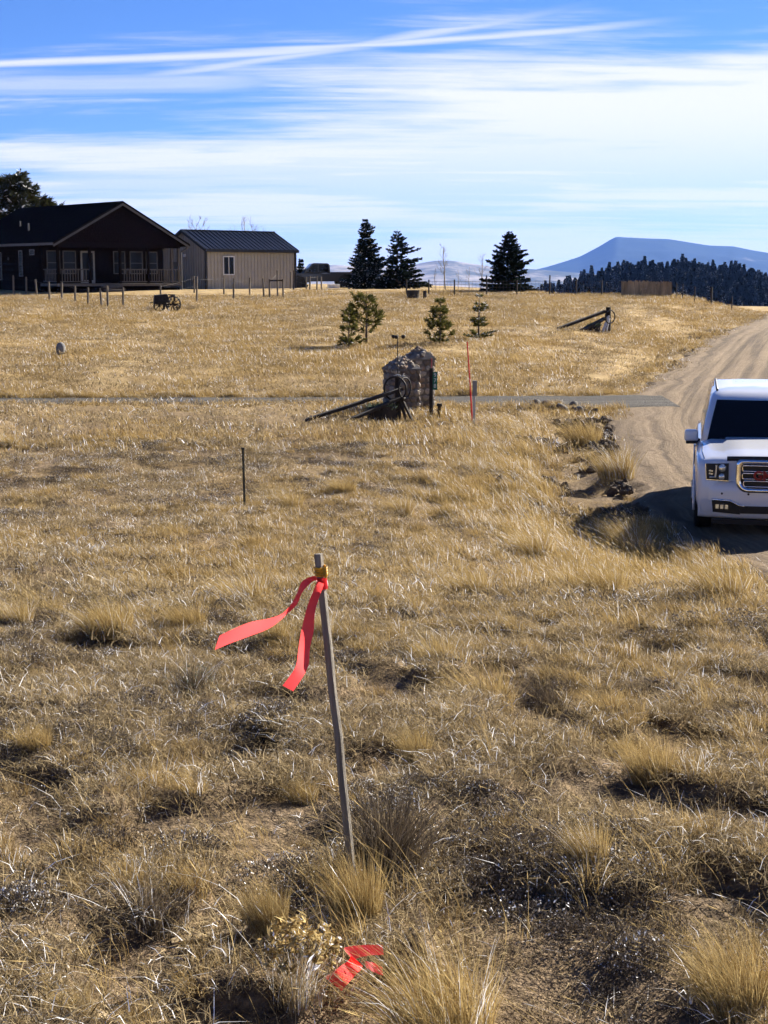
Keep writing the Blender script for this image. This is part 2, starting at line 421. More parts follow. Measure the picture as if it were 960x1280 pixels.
def build_roads():
    ys = np.concatenate([np.arange(-120, 14, 2.0), np.arange(14, 60, .14), np.arange(60, 140, .6)]); us = np.linspace(-.3, ROADW+.3, 64)
    Y, U = np.meshgrid(ys, us, indexing='ij')
    jag = (fbm(Y*1.1, U*0, 41, 3)-.5)*.9*np.clip(1-U/1.5, 0, 1)
    X = edge_x(Y)+U+jag
    crown = .05*np.sin(np.clip(U/ROADW, 0, 1)*math.pi)
    rut = -.04*(np.exp(-((U-1.7)/.25)**2)+np.exp(-((U-3.4)/.25)**2)+np.exp(-((U-5.2)/.25)**2))
    Z = H(X, Y)+crown+rut+.03*(fbm(X*2.5, Y*2.5, 42, 3)-.5)+.015
    Z = Z-.12*(np.clip(-U/.3, 0, 1))-.12*np.clip((U-ROADW)/.3, 0, 1)
    sheet('dirt_road', X, Y, Z, U/ROADW, Y, dirt_mat('road_dirt', (.075, .051, .029), (.20, .143, .086), (.135, .095, .055)), 'rutted tan dirt road climbing past the parked vehicle')
    xs = np.arange(-60, 7.6, .25); us = np.linspace(-1.55, 1.55, 24)
    X, U = np.meshgrid(xs, us, indexing='ij')
    U = U*(.72+.28*sst(0, 3, X)); Y = drive_c(X)+U+(fbm(X*.8, U*0, 44, 3)-.5)*.7*np.abs(U)
    edge = np.clip((np.abs(U)/(.72+.28*sst(0, 3, X))-1.3)/.25, 0, 1)
    Z = H(X, Y)+.035+.012*sst(5, 6, X)-.10*edge+.02*(fbm(X*3, Y*3, 45, 2)-.5)
    sheet('gravel_driveway', X[:, ::-1], Y[:, ::-1], Z[:, ::-1], U[:, ::-1]/3, X[:, ::-1], dirt_mat('grey_gravel', (.035, .032, .028), (.09, .082, .07), (.06, .054, .046), True), 'dark grey gravel driveway crossing the field to the dirt road')
build_roads()

# ------------------------------------------------------------------ mountains and far hills
def range_mesh(name, prof, R0, depth, label, m, base=-100, seed=1, rough=.10):
    """prof: (photo x, photo y) of the skyline, set at R0 metres; a real ridge with spurs"""
    px = np.array([p[0] for p in prof], float); py = np.array([p[1] for p in prof], float)
    azs = np.linspace(math.atan((px[0]-480)/FPX), math.atan((px[-1]-480)/FPX), 420); ns = 90
    xs = 480+FPX*np.tan(azs); yy = np.interp(xs, px, py)
    kk = np.hanning(9); kk /= kk.sum(); yy = np.convolve(np.pad(yy, 4, 'edge'), kk, 'valid')
    el = (345-yy)/FPX
    top = EYE+el*R0
    s = np.linspace(-1, 1, ns)
    A, Sg = np.meshgrid(azs, s)
    D = R0+depth*Sg
    X, Y = D*np.sin(A), D*np.cos(A)
    prof_ = np.clip(1-np.abs(Sg), 0, 1)
    n = fbm(X/700., Y/700., seed, 6); ridge = 1-np.abs(2*fbm(X/1300., Y/1300., seed+9, 5)-1)
    fall = prof_**(1.15)
    amp = np.sin(np.pi*prof_)
    T = np.broadcast_to(top, A.shape)
    Z = base+(T-base)*fall+(T-base)*rough*amp*((ridge-.75)*1.6+(n-.5))
    lim = EYE+(T-EYE)*(D/R0)*1.0
    Z = np.where(Sg != 0, np.minimum(Z, lim-(T-base)*.004), T)
    i = np.arange(ns-1)[:, None]*len(azs); j = np.arange(len(azs)-1)
    f = np.stack([(i+j), (i+j+1), (i+len(azs)+j+1), (i+len(azs)+j)], -1).reshape(-1, 4)
    o = link(name, mesh_np(name, np.stack([X, Y, Z], -1).reshape(-1, 3), f, True), m); tag(o, label, 'mountain', kind='structure'); return o
def mountain_mat(name, wood, open_, lo, hi, sc):
    m, t, b = new_mat(name); g = N(t, 'ShaderNodeNewGeometry').outputs['Position']
    mp = N(t, 'ShaderNodeMapping'); mp.inputs['Scale'].default_value = (1, .6, 2.5); t.links.new(g, mp.inputs[0])
    n = noise_n(t, mp.outputs[0], sc, 8, .62)
    t.links.new(mixc(t, maprange(t, n, lo, hi), wood, open_), b.inputs['Base Color']); b.inputs['Roughness'].default_value = 1; b.inputs['Specular IOR Level'].default_value = 0
    return m
range_mesh('mountain', [(560, 352), (640, 343), (680, 334), (700, 328), (722, 321), (745, 309), (758, 301), (766, 297), (778, 298), (800, 299), (830, 300), (855, 304), (880, 308), (910, 309), (935, 314), (960, 318), (1010, 325), (1100, 335), (1250, 345)],
           11000, 2600, 'flat topped blue mountain rising beyond the wooded hill', mountain_mat('mountain_woods', (.045, .06, .05), (.34, .32, .30), .60, .74, .0016), seed=3, rough=.22)
range_mesh('far_hills', [(-150, 340), (200, 338), (330, 335), (395, 333), (420, 331), (450, 333), (490, 333), (515, 331), (530, 328), (548, 325.5), (565, 326), (590, 330), (620, 334), (660, 336), (720, 341), (800, 347)],
           8200, 1900, 'low blue hills on the horizon beyond the spruces', mountain_mat('hill_grassland', (.09, .10, .08), (.38, .34, .29), .42, .60, .0022), seed=12)

# ------------------------------------------------------------------ house and metal garage
PHI = R(41)
def frame_empty(name, near, z):
    """local x along the front (to the right), local y into the building; origin on the near front corner"""
    o = empty(name, (near.x, near.y, z), PHI); return o
dark_wood = mat('dark_brown_siding', (.009, .0062, .0045), .9, var=.35, scale=3, spec=.02)
dark_shake = mat('dark_shingle', (.0095, .0058, .0038), .9, var=.6, scale=9, spec=.02)
roof_black = mat('black_roof_shingle', (.0065, .0058, .005), 1.0, var=.35, scale=2.5, bump=.4, bscale=30, spec=0.0)
trim_grey = mat('weathered_trim', (.085, .08, .074), .6, var=.15)
trim_white = mat('window_trim', (.10, .096, .088), .6, var=.1)
rail_mat = mat('porch_rail_paint', (.085, .075, .065), .7, var=.15)
glass_dark = mat('dark_window_glass', (.010, .012, .014), .12, var=.1, spec=.12)
def window(parent, x, y, z, w, h, mull='h', axis='front', fm=None):
    """frame stands proud of the wall; axis 'front' faces local -y, 'left' faces local -x"""
    mb = MB(); t = .07; d = .05
    def bx(cx, cz, sx, sz, dep=d, off=0.0):
        if axis == 'front': mb.box((x+cx, y-off, z+cz), (sx, dep, sz))
        else: mb.box((x-off, y-cx, z+cz), (dep, sx, sz))
    bx(-w/2+t/2, h/2, t, h); bx(w/2-t/2, h/2, t, h); bx(0, t/2, w-2*t, t); bx(0, h-t/2, w-2*t, t)
    if mull == 'h': bx(0, h*.48, w-2*t, .05)
    if mull == 'v': bx(0, h/2, .05, h-2*t)
    f = mb.build('window', fm or trim_white, parent)
    mb = MB()
    if axis == 'front': mb.box((x, y+.012, z+h/2), (w-2*t, .015, h-2*t))
    else: mb.box((x+.012, y, z+h/2), (.015, w-2*t, h-2*t))
    mb.build('pane', glass_dark, f); return f
def build_house():
    near = at(73, 362, 100.0); WD, DP, PD = 9.5, 13.5, 2.3
    gz = min(Hs(near.x, near.y), Hs(near.x+7, near.y+6))-.1
    eave = at(66, 305.5, 100).z; peak = at(150, 254, 103).z
    fl = at(73, 354.5, 100).z
    h = frame_empty('ranch_house', near, gz); e = eave-gz; p = peak-gz; f0 = fl-gz
    tag(h, 'dark brown wooden house with front gable and railed porch behind the fence posts', 'house')
    # body behind the porch
    ox = .5; sl = (p-e)/(WD/2+ox)
    wall_top = e+sl*ox-.12
    poly = [(0, 0, -.6), (WD, 0, -.6), (WD, 0, wall_top), (WD/2, 0, p-.18), (0, 0, wall_top)]
    wl = MB().prism(poly, (0, PD, 0), (0, DP-PD, 0)).build('wall', dark_wood, h)
    lap = MB()
    for k in range(14):
        zc = f0+.1+k*.18
        lap.box((-.018, PD+(DP-PD)/2, zc), (.05, DP-PD-.1, .15), (0, R(8), 0))
    lap.build('lap_siding', dark_wood, wl)
    gab = MB().prism([(-.05, 0, wall_top-.02), (WD+.05, 0, wall_top-.02), (WD/2, 0, p-.2)], (0, -.05, 0), (0, .16, 0)).build('gable_wall', dark_wood, h)
    sh = MB(); rr = random.Random(4)
    zz = wall_top+.02
    while zz < p-.5:
        half = (p-.25-zz-.16)/sl
        x = WD/2-half
        while x < WD/2+half-.1:
            w = rr.uniform(.12, .26)
            if x+w > WD/2+half: break
            sh.box((x+w/2, -.075, zz+.08), (w-.012, .03, .19+rr.uniform(-.02, .02)), (R(-7), 0, 0)); x += w
        zz += .17
    sh.build('shingles', dark_shake, gab)
    # roof: two slabs with fascia
    for s in (-1, 1):
        t = .14; ya, yb = -.45, DP+.4
        xe = -ox if s < 0 else WD+ox; xr = WD/2
        r = MB().prism([(xe, 0, e), (xr, 0, p), (xr, 0, p+t), (xe, 0, e+t)], (0, ya, 0), (0, yb-ya, 0)).build('roof', roof_black, h)
        fa = MB().prism([(xe-.0, 0, e-.16), (xr, 0, p-.16), (xr, 0, p-.004), (xe, 0, e-.004)], (0, ya-.01, 0), (0, .045, 0))
        fa.box((xe+s*.03, (ya+yb)/2, e+.03), (.06, yb-ya, .16))
        fa.build('fascia', trim_grey, r)
    for x, y, hgt in ((1.2, 6, .5), (1.9, 8.5, .35)):
        z0 = e+sl*(x+ox); MB().tube([(x, y, z0), (x, y, z0+.14+hgt)], .06, 8).build('vent_pipe', trim_grey, h)
    # porch
    MB().box((WD/2, PD/2, f0-.09), (WD+.1, PD, .18)).build('porch_floor', rail_mat, h)
    MB().box((WD/2, .25, (f0-.6)/2-.1), (WD, .1, f0+.2)).build('porch_skirt', dark_wood, h)
    MB().box((WD/2, .12, e+.02), (WD, .2, .34)).build('porch_beam', dark_wood, h)
    cols = [.1, 2.45, 4.75, 6.95, 8.85, WD-.1]
    for i, x in enumerate(cols):
        MB().box((x, .12, (f0+e-.15)/2), (.16, .16, e-.15-f0)).build('porch_column', rail_mat if i > 3 else dark_wood, h, bevel=.01)
    MB().box((.1, PD-.12, (f0+e)/2), (.14, .14, e-f0)).build('porch_column', dark_wood, h)
    def rail(a, b):
        a, b = Vector(a), Vector(b)
        g = MB().bar(a+Vector((0, 0, .92)), b+Vector((0, 0, .92)), .09, .07).build('railing', rail_mat, h)
        MB().bar(a+Vector((0, 0, .12)), b+Vector((0, 0, .12)), .06, .06).build('bottom_rail', rail_mat, g)
        n = int((b-a).length/.19)
        proto = None
        for k in range(1, n):
            q = a.lerp(b, k/n)
            if proto is None: proto = MB().box((0, 0, .52), (.05, .05, .74)).me('baluster')
            link('baluster', proto, rail_mat, g, loc=q)
    rail((.18, .12, f0), (2.35, .12, f0)); rail((4.85, .12, f0), (6.86, .12, f0)); rail((7.04, .12, f0), (8.76, .12, f0)); rail((8.94, .12, f0), (WD-.18, .12, f0)); rail((.1, .3, f0), (.1, PD-.25, f0))
    for x, w in ((.95, 1.0), (2.15, 1.0), (6.0, .95), (7.35, 1.05), (8.6, .95)):
        window(h, x, PD-.03, f0+.62, w, 1.55)
    dr = MB(); x0, x1, z0, z1 = 3.05, 4.0, f0+.02, f0+2.1
    dr.box((x0, PD-.04, (z0+z1)/2), (.12, .07, z1-z0)).box((x1, PD-.04, (z0+z1)/2), (.12, .07, z1-z0)).box(((x0+x1)/2, PD-.04, z1), (x1-x0+.12, .07, .12)).box(((x0+x1)/2, PD-.04, z0+.1), (x1-x0-.12, .06, .2))
    d = dr.build('door', mat('door_frame_paint', (.26, .255, .24), .5, var=.08), h)
    MB().box(((x0+x1)/2, PD-.02, (z0+z1)/2+.08), (x1-x0-.12, .02, z1-z0-.2)).build('pane', glass_dark, d)
    MB().tube([(x1-.12, PD-.09, f0+1.0), (x1-.12, PD-.09, f0+1.1)], .02, 6).build('handle', trim_grey, d)
    for k in range(2): MB().box((3.9, -.2-.3*k, f0-.24-.17*k), (1.5, .32, .16)).build('step', rail_mat, h)
    # left side windows
    for y, z, w, hh in ((PD+1.0, f0+1.85, .7, .4), (PD+2.6, f0+.45, .55, 1.75), (PD+5.6, f0+.2, .55, 1.9), (PD+7.6, f0+1.6, .7, .55)):
        window(h, -.05, y, z, w, hh, 'h', 'left', trim_grey)
    for y in (PD+4.2,):
        lm = MB().lathe((-.12, y, f0+1.55), [(.05, 0), (.07, .1), (.04, .2)], 8).build('wall_lamp', trim_grey, h)
    # downspout on the right corner
    MB().tube([(WD+ox-.08, -.2, e+.05), (WD+ox-.1, -.2, e-.12), (WD+.12, .1, e-.4), (WD+.12, .1, .1)], .05, 8).build('downspout', trim_grey, h)
build_house()

def build_garage():
    near = at(258, 361, 110.0); WD, DP = 8.0, 5.6
    gz = min(Hs(near.x, near.y), Hs(near.x+6, near.y+5))-.15
    e = at(258, 311, 110).z-gz; p = at(234, 289, 112.2).z-gz
    g = frame_empty('metal_garage', near, gz)
    tag(g, 'tan metal garage with ribbed dark roof between the dark house and the pickup', 'garage')
    tan = mat('tan_metal_siding', (.36, .33, .275), .6, var=.06, scale=1.5); drk = mat('charcoal_metal_trim', (.020, .021, .024), .4, var=.1)
    wl = MB().prism([(0, 0, -.4), (0, DP, -.4), (0, DP, e), (0, DP/2, p), (0, 0, e)], (0, 0, 0), (WD, 0, 0)).build('wall', tan, g)
    rb = MB().box((0, -.012, (e)/2), (.05, .03, e-.1)).me('rib')
    for k in range(27): link('rib', rb, tan, wl, loc=(.15+k*(WD-.3)/26, 0, 0))
    for k in range(18):
        y = .15+k*(DP-.3)/17; zt = e+(p-e)*(1-abs(y-DP/2)/(DP/2))
        MB().box((-.012, y, zt/2), (.03, .05, zt-.12)).build('rib', tan, wl)
    rm = mat('dark_standing_seam_roof', (.032, .036, .048), .32, metal=.55, var=.1, scale=1.0)
    ov = .25; sl = (p-e)/(DP/2)
    for s in (-1, 1):
        ya = -ov if s < 0 else DP+ov; za = e-sl*ov
        r = MB().prism([(0, ya, za), (0, DP/2, p), (0, DP/2, p+.09), (0, ya, za+.09)], (-.2, 0, 0), (WD+.4, 0, 0)).build('roof', rm, g)
        L = math.hypot(DP/2+ov, p-za)
        if s < 0:
            for k in range(22):
                x = -.12+k*(WD+.24)/21
                MB().bar((x, ya+.01, za+.115), (x, DP/2-.02, p+.115), .05, .06).build('roof_seam', rm, r)
            MB().box((WD/2, ya-.02, za+.0), (WD+.42, .05, .2)).build('eave_trim', drk, r)
        MB().bar((-.22, ya, za+.03), (-.22, DP/2, p+.03), .06, .2).build('rake_trim', drk, r)
    MB().bar((-.2, DP/2, p+.10), (WD+.2, DP/2, p+.10), .3, .06).build('ridge_cap', drk, g)
    for x, y in ((-.03, -.03), (WD+.03, -.03), (-.03, DP+.03)):
        MB().box((x, y, e/2-.05), (.13, .13, e)).build('corner_trim', drk, g)
    window(g, 1.95, -.05, 1.15, 1.0, 1.35, 'v', 'front', mat('white_vinyl', (.7, .7, .7), .4, var=.04))
    d = MB().box((-.03, DP-1.5, 1.05), (.05, 1.0, 2.1)).build('door', mat('grey_steel_door', (.12, .115, .105), .5, var=.1), g); MB().tube([(-.1, DP-1.1, 1.0), (-.1, DP-1.1, 1.12)], .025, 6).build('handle', drk, d)
    lp = MB().box((-.1, 2.6, 2.55), (.16, .14, .2)).build('wall_lamp', mat('white_vinyl', (.7, .7, .7), .4), g)
build_garage()

# ------------------------------------------------------------------ trees
def needle_tree(h, crown_r, seed, style='spruce', dens=1.0, base=.06, twig=.16, open_=0.0):
    """returns (trunk MB, crown arrays): every branch is a spray of small needle twigs"""
    rr = np.random.default_rng(seed)
    tr = MB(); lean = rr.normal(0, .012, 2)
    tp = [(lean[0]*h*t*t, lean[1]*h*t*t, h*t) for t in np.linspace(0, 1, 7)]
    tr.tube(tp, [h*.022*(1-t)+.008 for t in np.linspace(0, 1, 7)], 7)
    V = []; F = []; T = []
    levels = int(h/(.105 if style == 'spruce' else .26)*1.0)+6
    nb = 0
    for L in range(levels):
        t = base+(1-base)*(L+rr.uniform(-.9, .9))/levels
        t = max(base, t)
        if t > .985: continue
        if style == 'spruce': rad = crown_r*(1-t)**.8*rr.uniform(.62, 1.15)+.05
        elif style == 'open': rad = crown_r*(1-t)**.75*rr.uniform(.55, 1.15)+.04
        elif style == 'young': rad = crown_r*((1-t)**.6)*rr.uniform(.45, 1.12)+.03
        else: rad = crown_r*(np.sin(np.pi*min(1, max(.08, (t-base)/(1-base)*.92+.13)))**.7)*rr.uniform(.55, 1.1)
        k = int(rr.integers(5, 8)*dens) if style != 'open' else int(rr.integers(3, 6))
        a0 = rr.uniform(0, 6.28)
        for j in range(max(2, k)):
            a = a0+6.283*j/k+rr.uniform(-.35, .35); rb = rad*rr.uniform(.7, 1.12)
            if rb < .03: continue
            rb *= 1+.22*np.sin(a+seed)+.14*np.sin(2*a+seed*1.7+5*t)
            ux, uy = np.cos(a), np.sin(a)
            if style == 'spruce': rise, curl = -.22+.5*t, .16
            elif style == 'open': rise, curl = .02+.35*t, .12
            elif style == 'young': rise, curl = .18+.5*t, .3
            else: rise, curl = .25+.5*t, .25
            z0 = t*h; s = np.linspace(0, 1, 5)
            bp = [(ux*rb*q+lean[0]*h*t*t, uy*rb*q+lean[1]*h*t*t, z0+rb*(rise*q+curl*q*q)) for q in s]
            tr.tube(bp, [max(.004, .012*rb*(1-q)+.004) for q in s], 4, False)
            n = max(6, int(rb/twig*(13 if style == 'spruce' else 9)*dens))
            q = rr.uniform(.12 if style not in ('pine', 'young') else .35, 1.0, n)**(.8 if style not in ('pine', 'young') else .6)
            cx = np.interp(q, s, [p_[0] for p_ in bp]); cy = np.interp(q, s, [p_[1] for p_ in bp]); cz = np.interp(q, s, [p_[2] for p_ in bp])
            side = rr.choice([-1, 1], n)*(.55+.4*rr.random(n)); fw = .55+.5*rr.random(n)
            dx = ux*fw-uy*side; dy = uy*fw+ux*side; dz = rr.normal(-.22 if style == 'spruce' else .35, .34, n)
            ln = twig*rr.uniform(.6, 1.35, n)*(1.15-.45*q)*(1 if style != 'spruce' else .9+.5*rb)
            nrm = np.sqrt(dx*dx+dy*dy+dz*dz); dx, dy, dz = dx/nrm*ln, dy/nrm*ln, dz/nrm*ln
            P = np.stack([cx, cy, cz], 1); D = np.stack([dx, dy, dz], 1)
            # two crossed slim leaves per twig
            for c in range(2 if style not in ('pine', 'young') else 3):
                w = np.cross(D, rr.normal(0, 1, (n, 3))); w /= np.linalg.norm(w, axis=1, keepdims=True)+1e-9
                wd = (ln*rr.uniform(.16, .28, n))[:, None] if style not in ('pine', 'young') else (ln*rr.uniform(.10, .2, n))[:, None]
                DD = D if style not in ('pine', 'young') else D+rr.normal(0, .35, (n, 3))*ln[:, None]
                v = np.stack([P, P+DD*.45+w*wd, P+DD, P+DD*.45-w*wd], 1).reshape(-1, 3)
                V.append(v); T.append(np.repeat(rr.random(n), 4))
    V = np.vstack(V); T = np.concatenate(T); F = np.arange(len(V)).reshape(-1, 4)
    return tr, V, F, T
bark = mat('grey_brown_bark', (.085, .065, .05), .95, var=.4, scale=14, bump=.6, stretch=(1, 1, .25))
spruce_m = leaf_mat('dark_spruce_needles', [(.010, .016, .012), (.018, .028, .018), (.032, .045, .030)], .15, .2)
pine_m = leaf_mat('olive_pine_needles', [(.045, .048, .012), (.085, .085, .022), (.15, .14, .04)], .25, .2)
ponder_m = leaf_mat('dark_pine_needles', [(.016, .020, .010), (.030, .034, .016), (.05, .052, .024)], .2, .2)
def tree(name, pos, h, r, seed, style, m, label, group=None, **kw):
    tr, V, F, T = needle_tree(h, r, seed, style, **kw)
    o = empty(name, (pos.x, pos.y, pos.z-.05)); tag(o, label, 'tree', group)
    tr.build('trunk', bark, o, True); link('crown', mesh_np('crown', V, F, False, {'tint': T}), m, o)
    return o
def px_tree(name, px, base_y, top_y, Y, halfw, *a, **kw):
    p = at(px, base_y, Y); z = Hs(p.x, p.y); h = at(px, top_y, Y).z-z
    return tree(name, Vector((p.x, p.y, z)), h, halfw*Y/FPX, *a, **kw)
px_tree('spruce_tree', 456, 362, 272, 112, 31, 1, 'spruce', spruce_m, 'dense tall dark spruce standing beside the tail of the pickup')
px_tree('spruce_tree', 496, 362, 286, 113, 37, 2, 'spruce', spruce_m, 'looser dark spruce with ragged open branches next to the dense spruce', dens=.6)
px_tree('spruce_tree', 634, 370, 288, 104, 35, 3, 'spruce', spruce_m, 'lone broad dark spruce rising behind the crest fence', base=.02)
def gtree(name, px, by, top_y, halfw, *a, **kw):
    p = G(px, by); h = at(px, top_y, p.y).z-p.z
    return tree(name, p, h, halfw*p.y/FPX, *a, **kw)
gtree('young_pine', 458, 431, 362, 30, 11, 'young', pine_m, 'young pine with lopsided bushy crown in the open field above the stone pillars', base=.2, twig=.19, dens=.75)
gtree('young_pine', 436, 436, 388, 16, 14, 'young', pine_m, 'small low pine sapling crowded against the lopsided young pine', base=.05, twig=.17, dens=.7)
gtree('young_pine', 550, 430, 372, 19, 12, 'young', pine_m, 'compact upright young pine behind the second stone pillar', base=.05, twig=.17, dens=.85)
gtree('young_spruce', 598, 425, 368, 19, 13, 'open', pine_m, 'thin sparse sapling with stiff level branches', base=.04, twig=.15)
for k, (px, by, ty, Y, hw, sd_) in enumerate(((14, 362, 221, 140, 34, 21), (58, 362, 250, 146, 26, 22))):
    px_tree('ponderosa_pine', px, by, ty, Y, hw, sd_, 'pine', ponder_m, ['tall round topped pine rising behind the dark house roof', 'lower spreading pine showing just above the house ridge'][k], base=.3, twig=.5, dens=1.1)
px_tree('spruce_tree', 377, 360, 322, 121, 9, 5, 'spruce', spruce_m, 'small dark conifer squeezed between garage and pickup')

pale_bark = mat('pale_aspen_bark', (.22, .20, .175), .9, var=.3, scale=5)
def bare_tree(pos, h, seed, spread=.3, label='', n0=9, group=None):
    rr = random.Random(seed); o = empty('bare_aspen', pos); tag(o, label, 'tree', group)
    tr = MB(); br = MB()
    top = Vector((rr.uniform(-.05, .05)*h, rr.uniform(-.05, .05)*h, h))
    pts = [top*t+Vector((rr.uniform(-.02, .02)*h, rr.uniform(-.02, .02)*h, 0)) for t in (0, .25, .5, .75, 1)]
    tr.tube(pts, [h*.016, h*.013, h*.010, h*.006, .008], 6)
    def branch(p, d, L, r, dep):
        q = [p]; dd = d.copy()
        for k in range(3):
            dd = (dd+Vector((rr.gauss(0, .18), rr.gauss(0, .18), .16))).normalized(); q.append(q[-1]+dd*L/3)
        br.tube(q, [r, r*.8, r*.6, r*.35], 3, False)
        if dep:
            for k in range(rr.randint(3, 4)):
                s = rr.uniform(.3, 1); i = min(2, int(s*3)); b = q[i].lerp(q[i+1], s*3-i)
                branch(b, (dd+Vector((rr.gauss(0, .6), rr.gauss(0, .6), rr.gauss(.1, .3)))).normalized(), L*rr.uniform(.4, .6), r*.55, dep-1)
    for k in range(n0):
        t = .28+.7*k/n0; i = min(3, int(t*4)); p = pts[i].lerp(pts[i+1], t*4-i); a = rr.uniform(0, 6.28)
        branch(p, Vector((math.cos(a), math.sin(a), .75)).normalized(), h*spread*(1.1-t*.75)*rr.uniform(.7, 1.2), h*.005, 2)
    tr.build('trunk', pale_bark, o, True); br.build('branches', pale_bark, o)
for k, (px, ty, Y, sd_, lb) in enumerate(((556, 306, 108, 1, 'tallest bare aspen standing between the dark spruces'), (601, 317, 107, 2, 'bare pale aspen close beside the lone broad spruce'),
        (544, 336, 110, 3, 'short bare sapling to the side of the tallest aspen'), (573, 338, 111, 4, 'thin bare sapling between the two taller aspens'), (586, 334, 109, 5, 'small leafless tree just behind the crest fence post'))):
    p = at(px, 372, Y); z = Hs(p.x, p.y)-.1; bare_tree(Vector((p.x, p.y, z)), at(px, ty, Y).z-z, sd_, .3, lb, 11 if k < 2 else 7)
for k, (px, ty, lb) in enumerate(((305, 275, 'bare tree crown showing over the ridge of the metal garage'), (251, 276, 'thin bare twigs rising over the garage gable'), (318, 281, 'small bare treetop low over the end of the garage ridge'))):
    p = at(px, 360, 132); z = Hs(p.x, p.y)-.1; bare_tree(Vector((p.x, p.y, z)), at(px, ty, 132).z-z, 30+k, .4, lb, 11)

# ------------------------------------------------------------------ scatter with geometry nodes
def scatter(name, meshes, P, rot, scl, idx, m, label, cat, parent=None):
    src = bpy.data.collections.new(name+'_source')
    for i, me in enumerate(meshes):
        if len(me.materials) == 0: me.materials.append(m)
        so = bpy.data.objects.new('%s_piece_%02d' % (name, i), me); src.objects.link(so)
    me = bpy.data.meshes.new(name); me.vertices.add(len(P)); me.vertices.foreach_set('co', np.asarray(P, np.float32).ravel())
    a = me.attributes.new('rot', 'FLOAT_VECTOR', 'POINT'); a.data.foreach_set('vector', np.asarray(rot, np.float32).ravel())
    a = me.attributes.new('scl', 'FLOAT_VECTOR', 'POINT'); a.data.foreach_set('vector', np.asarray(scl, np.float32).ravel())
    a = me.attributes.new('idx', 'INT', 'POINT'); a.data.foreach_set('value', np.asarray(idx, np.int32))
    me.update(); me.materials.append(m)
    ng = bpy.data.node_groups.new(name+'_scatter', 'GeometryNodeTree')
    ng.interface.new_socket('Geometry', in_out='INPUT', socket_type='NodeSocketGeometry'); ng.interface.new_socket('Geometry', in_out='OUTPUT', socket_type='NodeSocketGeometry')
    gi = N(ng, 'NodeGroupInput'); go = N(ng, 'NodeGroupOutput'); ci = N(ng, 'GeometryNodeCollectionInfo'); ci.inputs[0].default_value = src
    ci.inputs['Separate Children'].default_value = True; ci.inputs['Reset Children'].default_value = True
    iop = N(ng, 'GeometryNodeInstanceOnPoints')
    def attr(nm, ty): 
        n = N(ng, 'GeometryNodeInputNamedAttribute', data_type=ty); n.inputs[0].default_value = nm; return n.outputs[0]
    e2r = N(ng, 'FunctionNodeEulerToRotation'); L = ng.links
    L.new(attr('rot', 'FLOAT_VECTOR'), e2r.inputs[0])
    L.new(gi.outputs[0], iop.inputs['Points']); L.new(ci.outputs[0], iop.inputs['Instance']); iop.inputs['Pick Instance'].default_value = True
    L.new(attr('idx', 'INT'), iop.inputs['Instance Index']); L.new(e2r.outputs[0], iop.inputs['Rotation']); L.new(attr('scl', 'FLOAT_VECTOR'), iop.inputs['Scale'])
    L.new(iop.outputs[0], go.inputs[0])
    o = link(name, me, None); md = o.modifiers.new('scatter', 'NODES'); md.node_group = ng
    tag(o, label, cat, kind='stuff'); return o

# the far wood on the hill
def build_forest():
    meshes = []
    for k in range(5):
        h = 9.0+k*.6; tr, V, F, T = needle_tree(h, 1.45+.2*k, 50+k, 'spruce', .5, .05, .55)
        tv = np.array(tr.v); q = [f for f in tr.f if len(f) == 4]
        meshes.append(mesh_np('wood_tree', np.vstack([V, tv]), np.vstack([F, np.array(q)+len(V)]), False, {'tint': np.concatenate([T, np.zeros(len(tv))])}))
    n = 9500; az = np.radians(rng.uniform(4.6, 21, n)); r = np.sqrt(rng.uniform(400**2, 840**2, n))
    x, y = r*np.sin(az), r*np.cos(az)
    keep = (fbm(x/28, y/28, 77, 3) > .28+.25*sst(560, 430, r)) & (np.degrees(az) > 5.2+.8*fbm(x/40, y/40, 78, 2)); x, y = x[keep], y[keep]; n = len(x)
    P = np.stack([x, y, H(x, y)-.3], 1)
    s = rng.uniform(.45, 1.15, n)*np.where(rng.random(n) < .2, .6, 1)
    scatter('far_wood', meshes, P, np.stack([np.zeros(n), np.zeros(n), rng.uniform(0, 6.28, n)], 1), np.stack([s, s, s*rng.uniform(.9, 1.15, n)], 1), rng.integers(0, 5, n), leaf_mat('far_wood_needles', [(.008, .010, .006), (.014, .017, .009), (.022, .025, .013)], .08, .25), 'dark pine wood covering the hill before the blue mountain', 'wood')
build_forest()

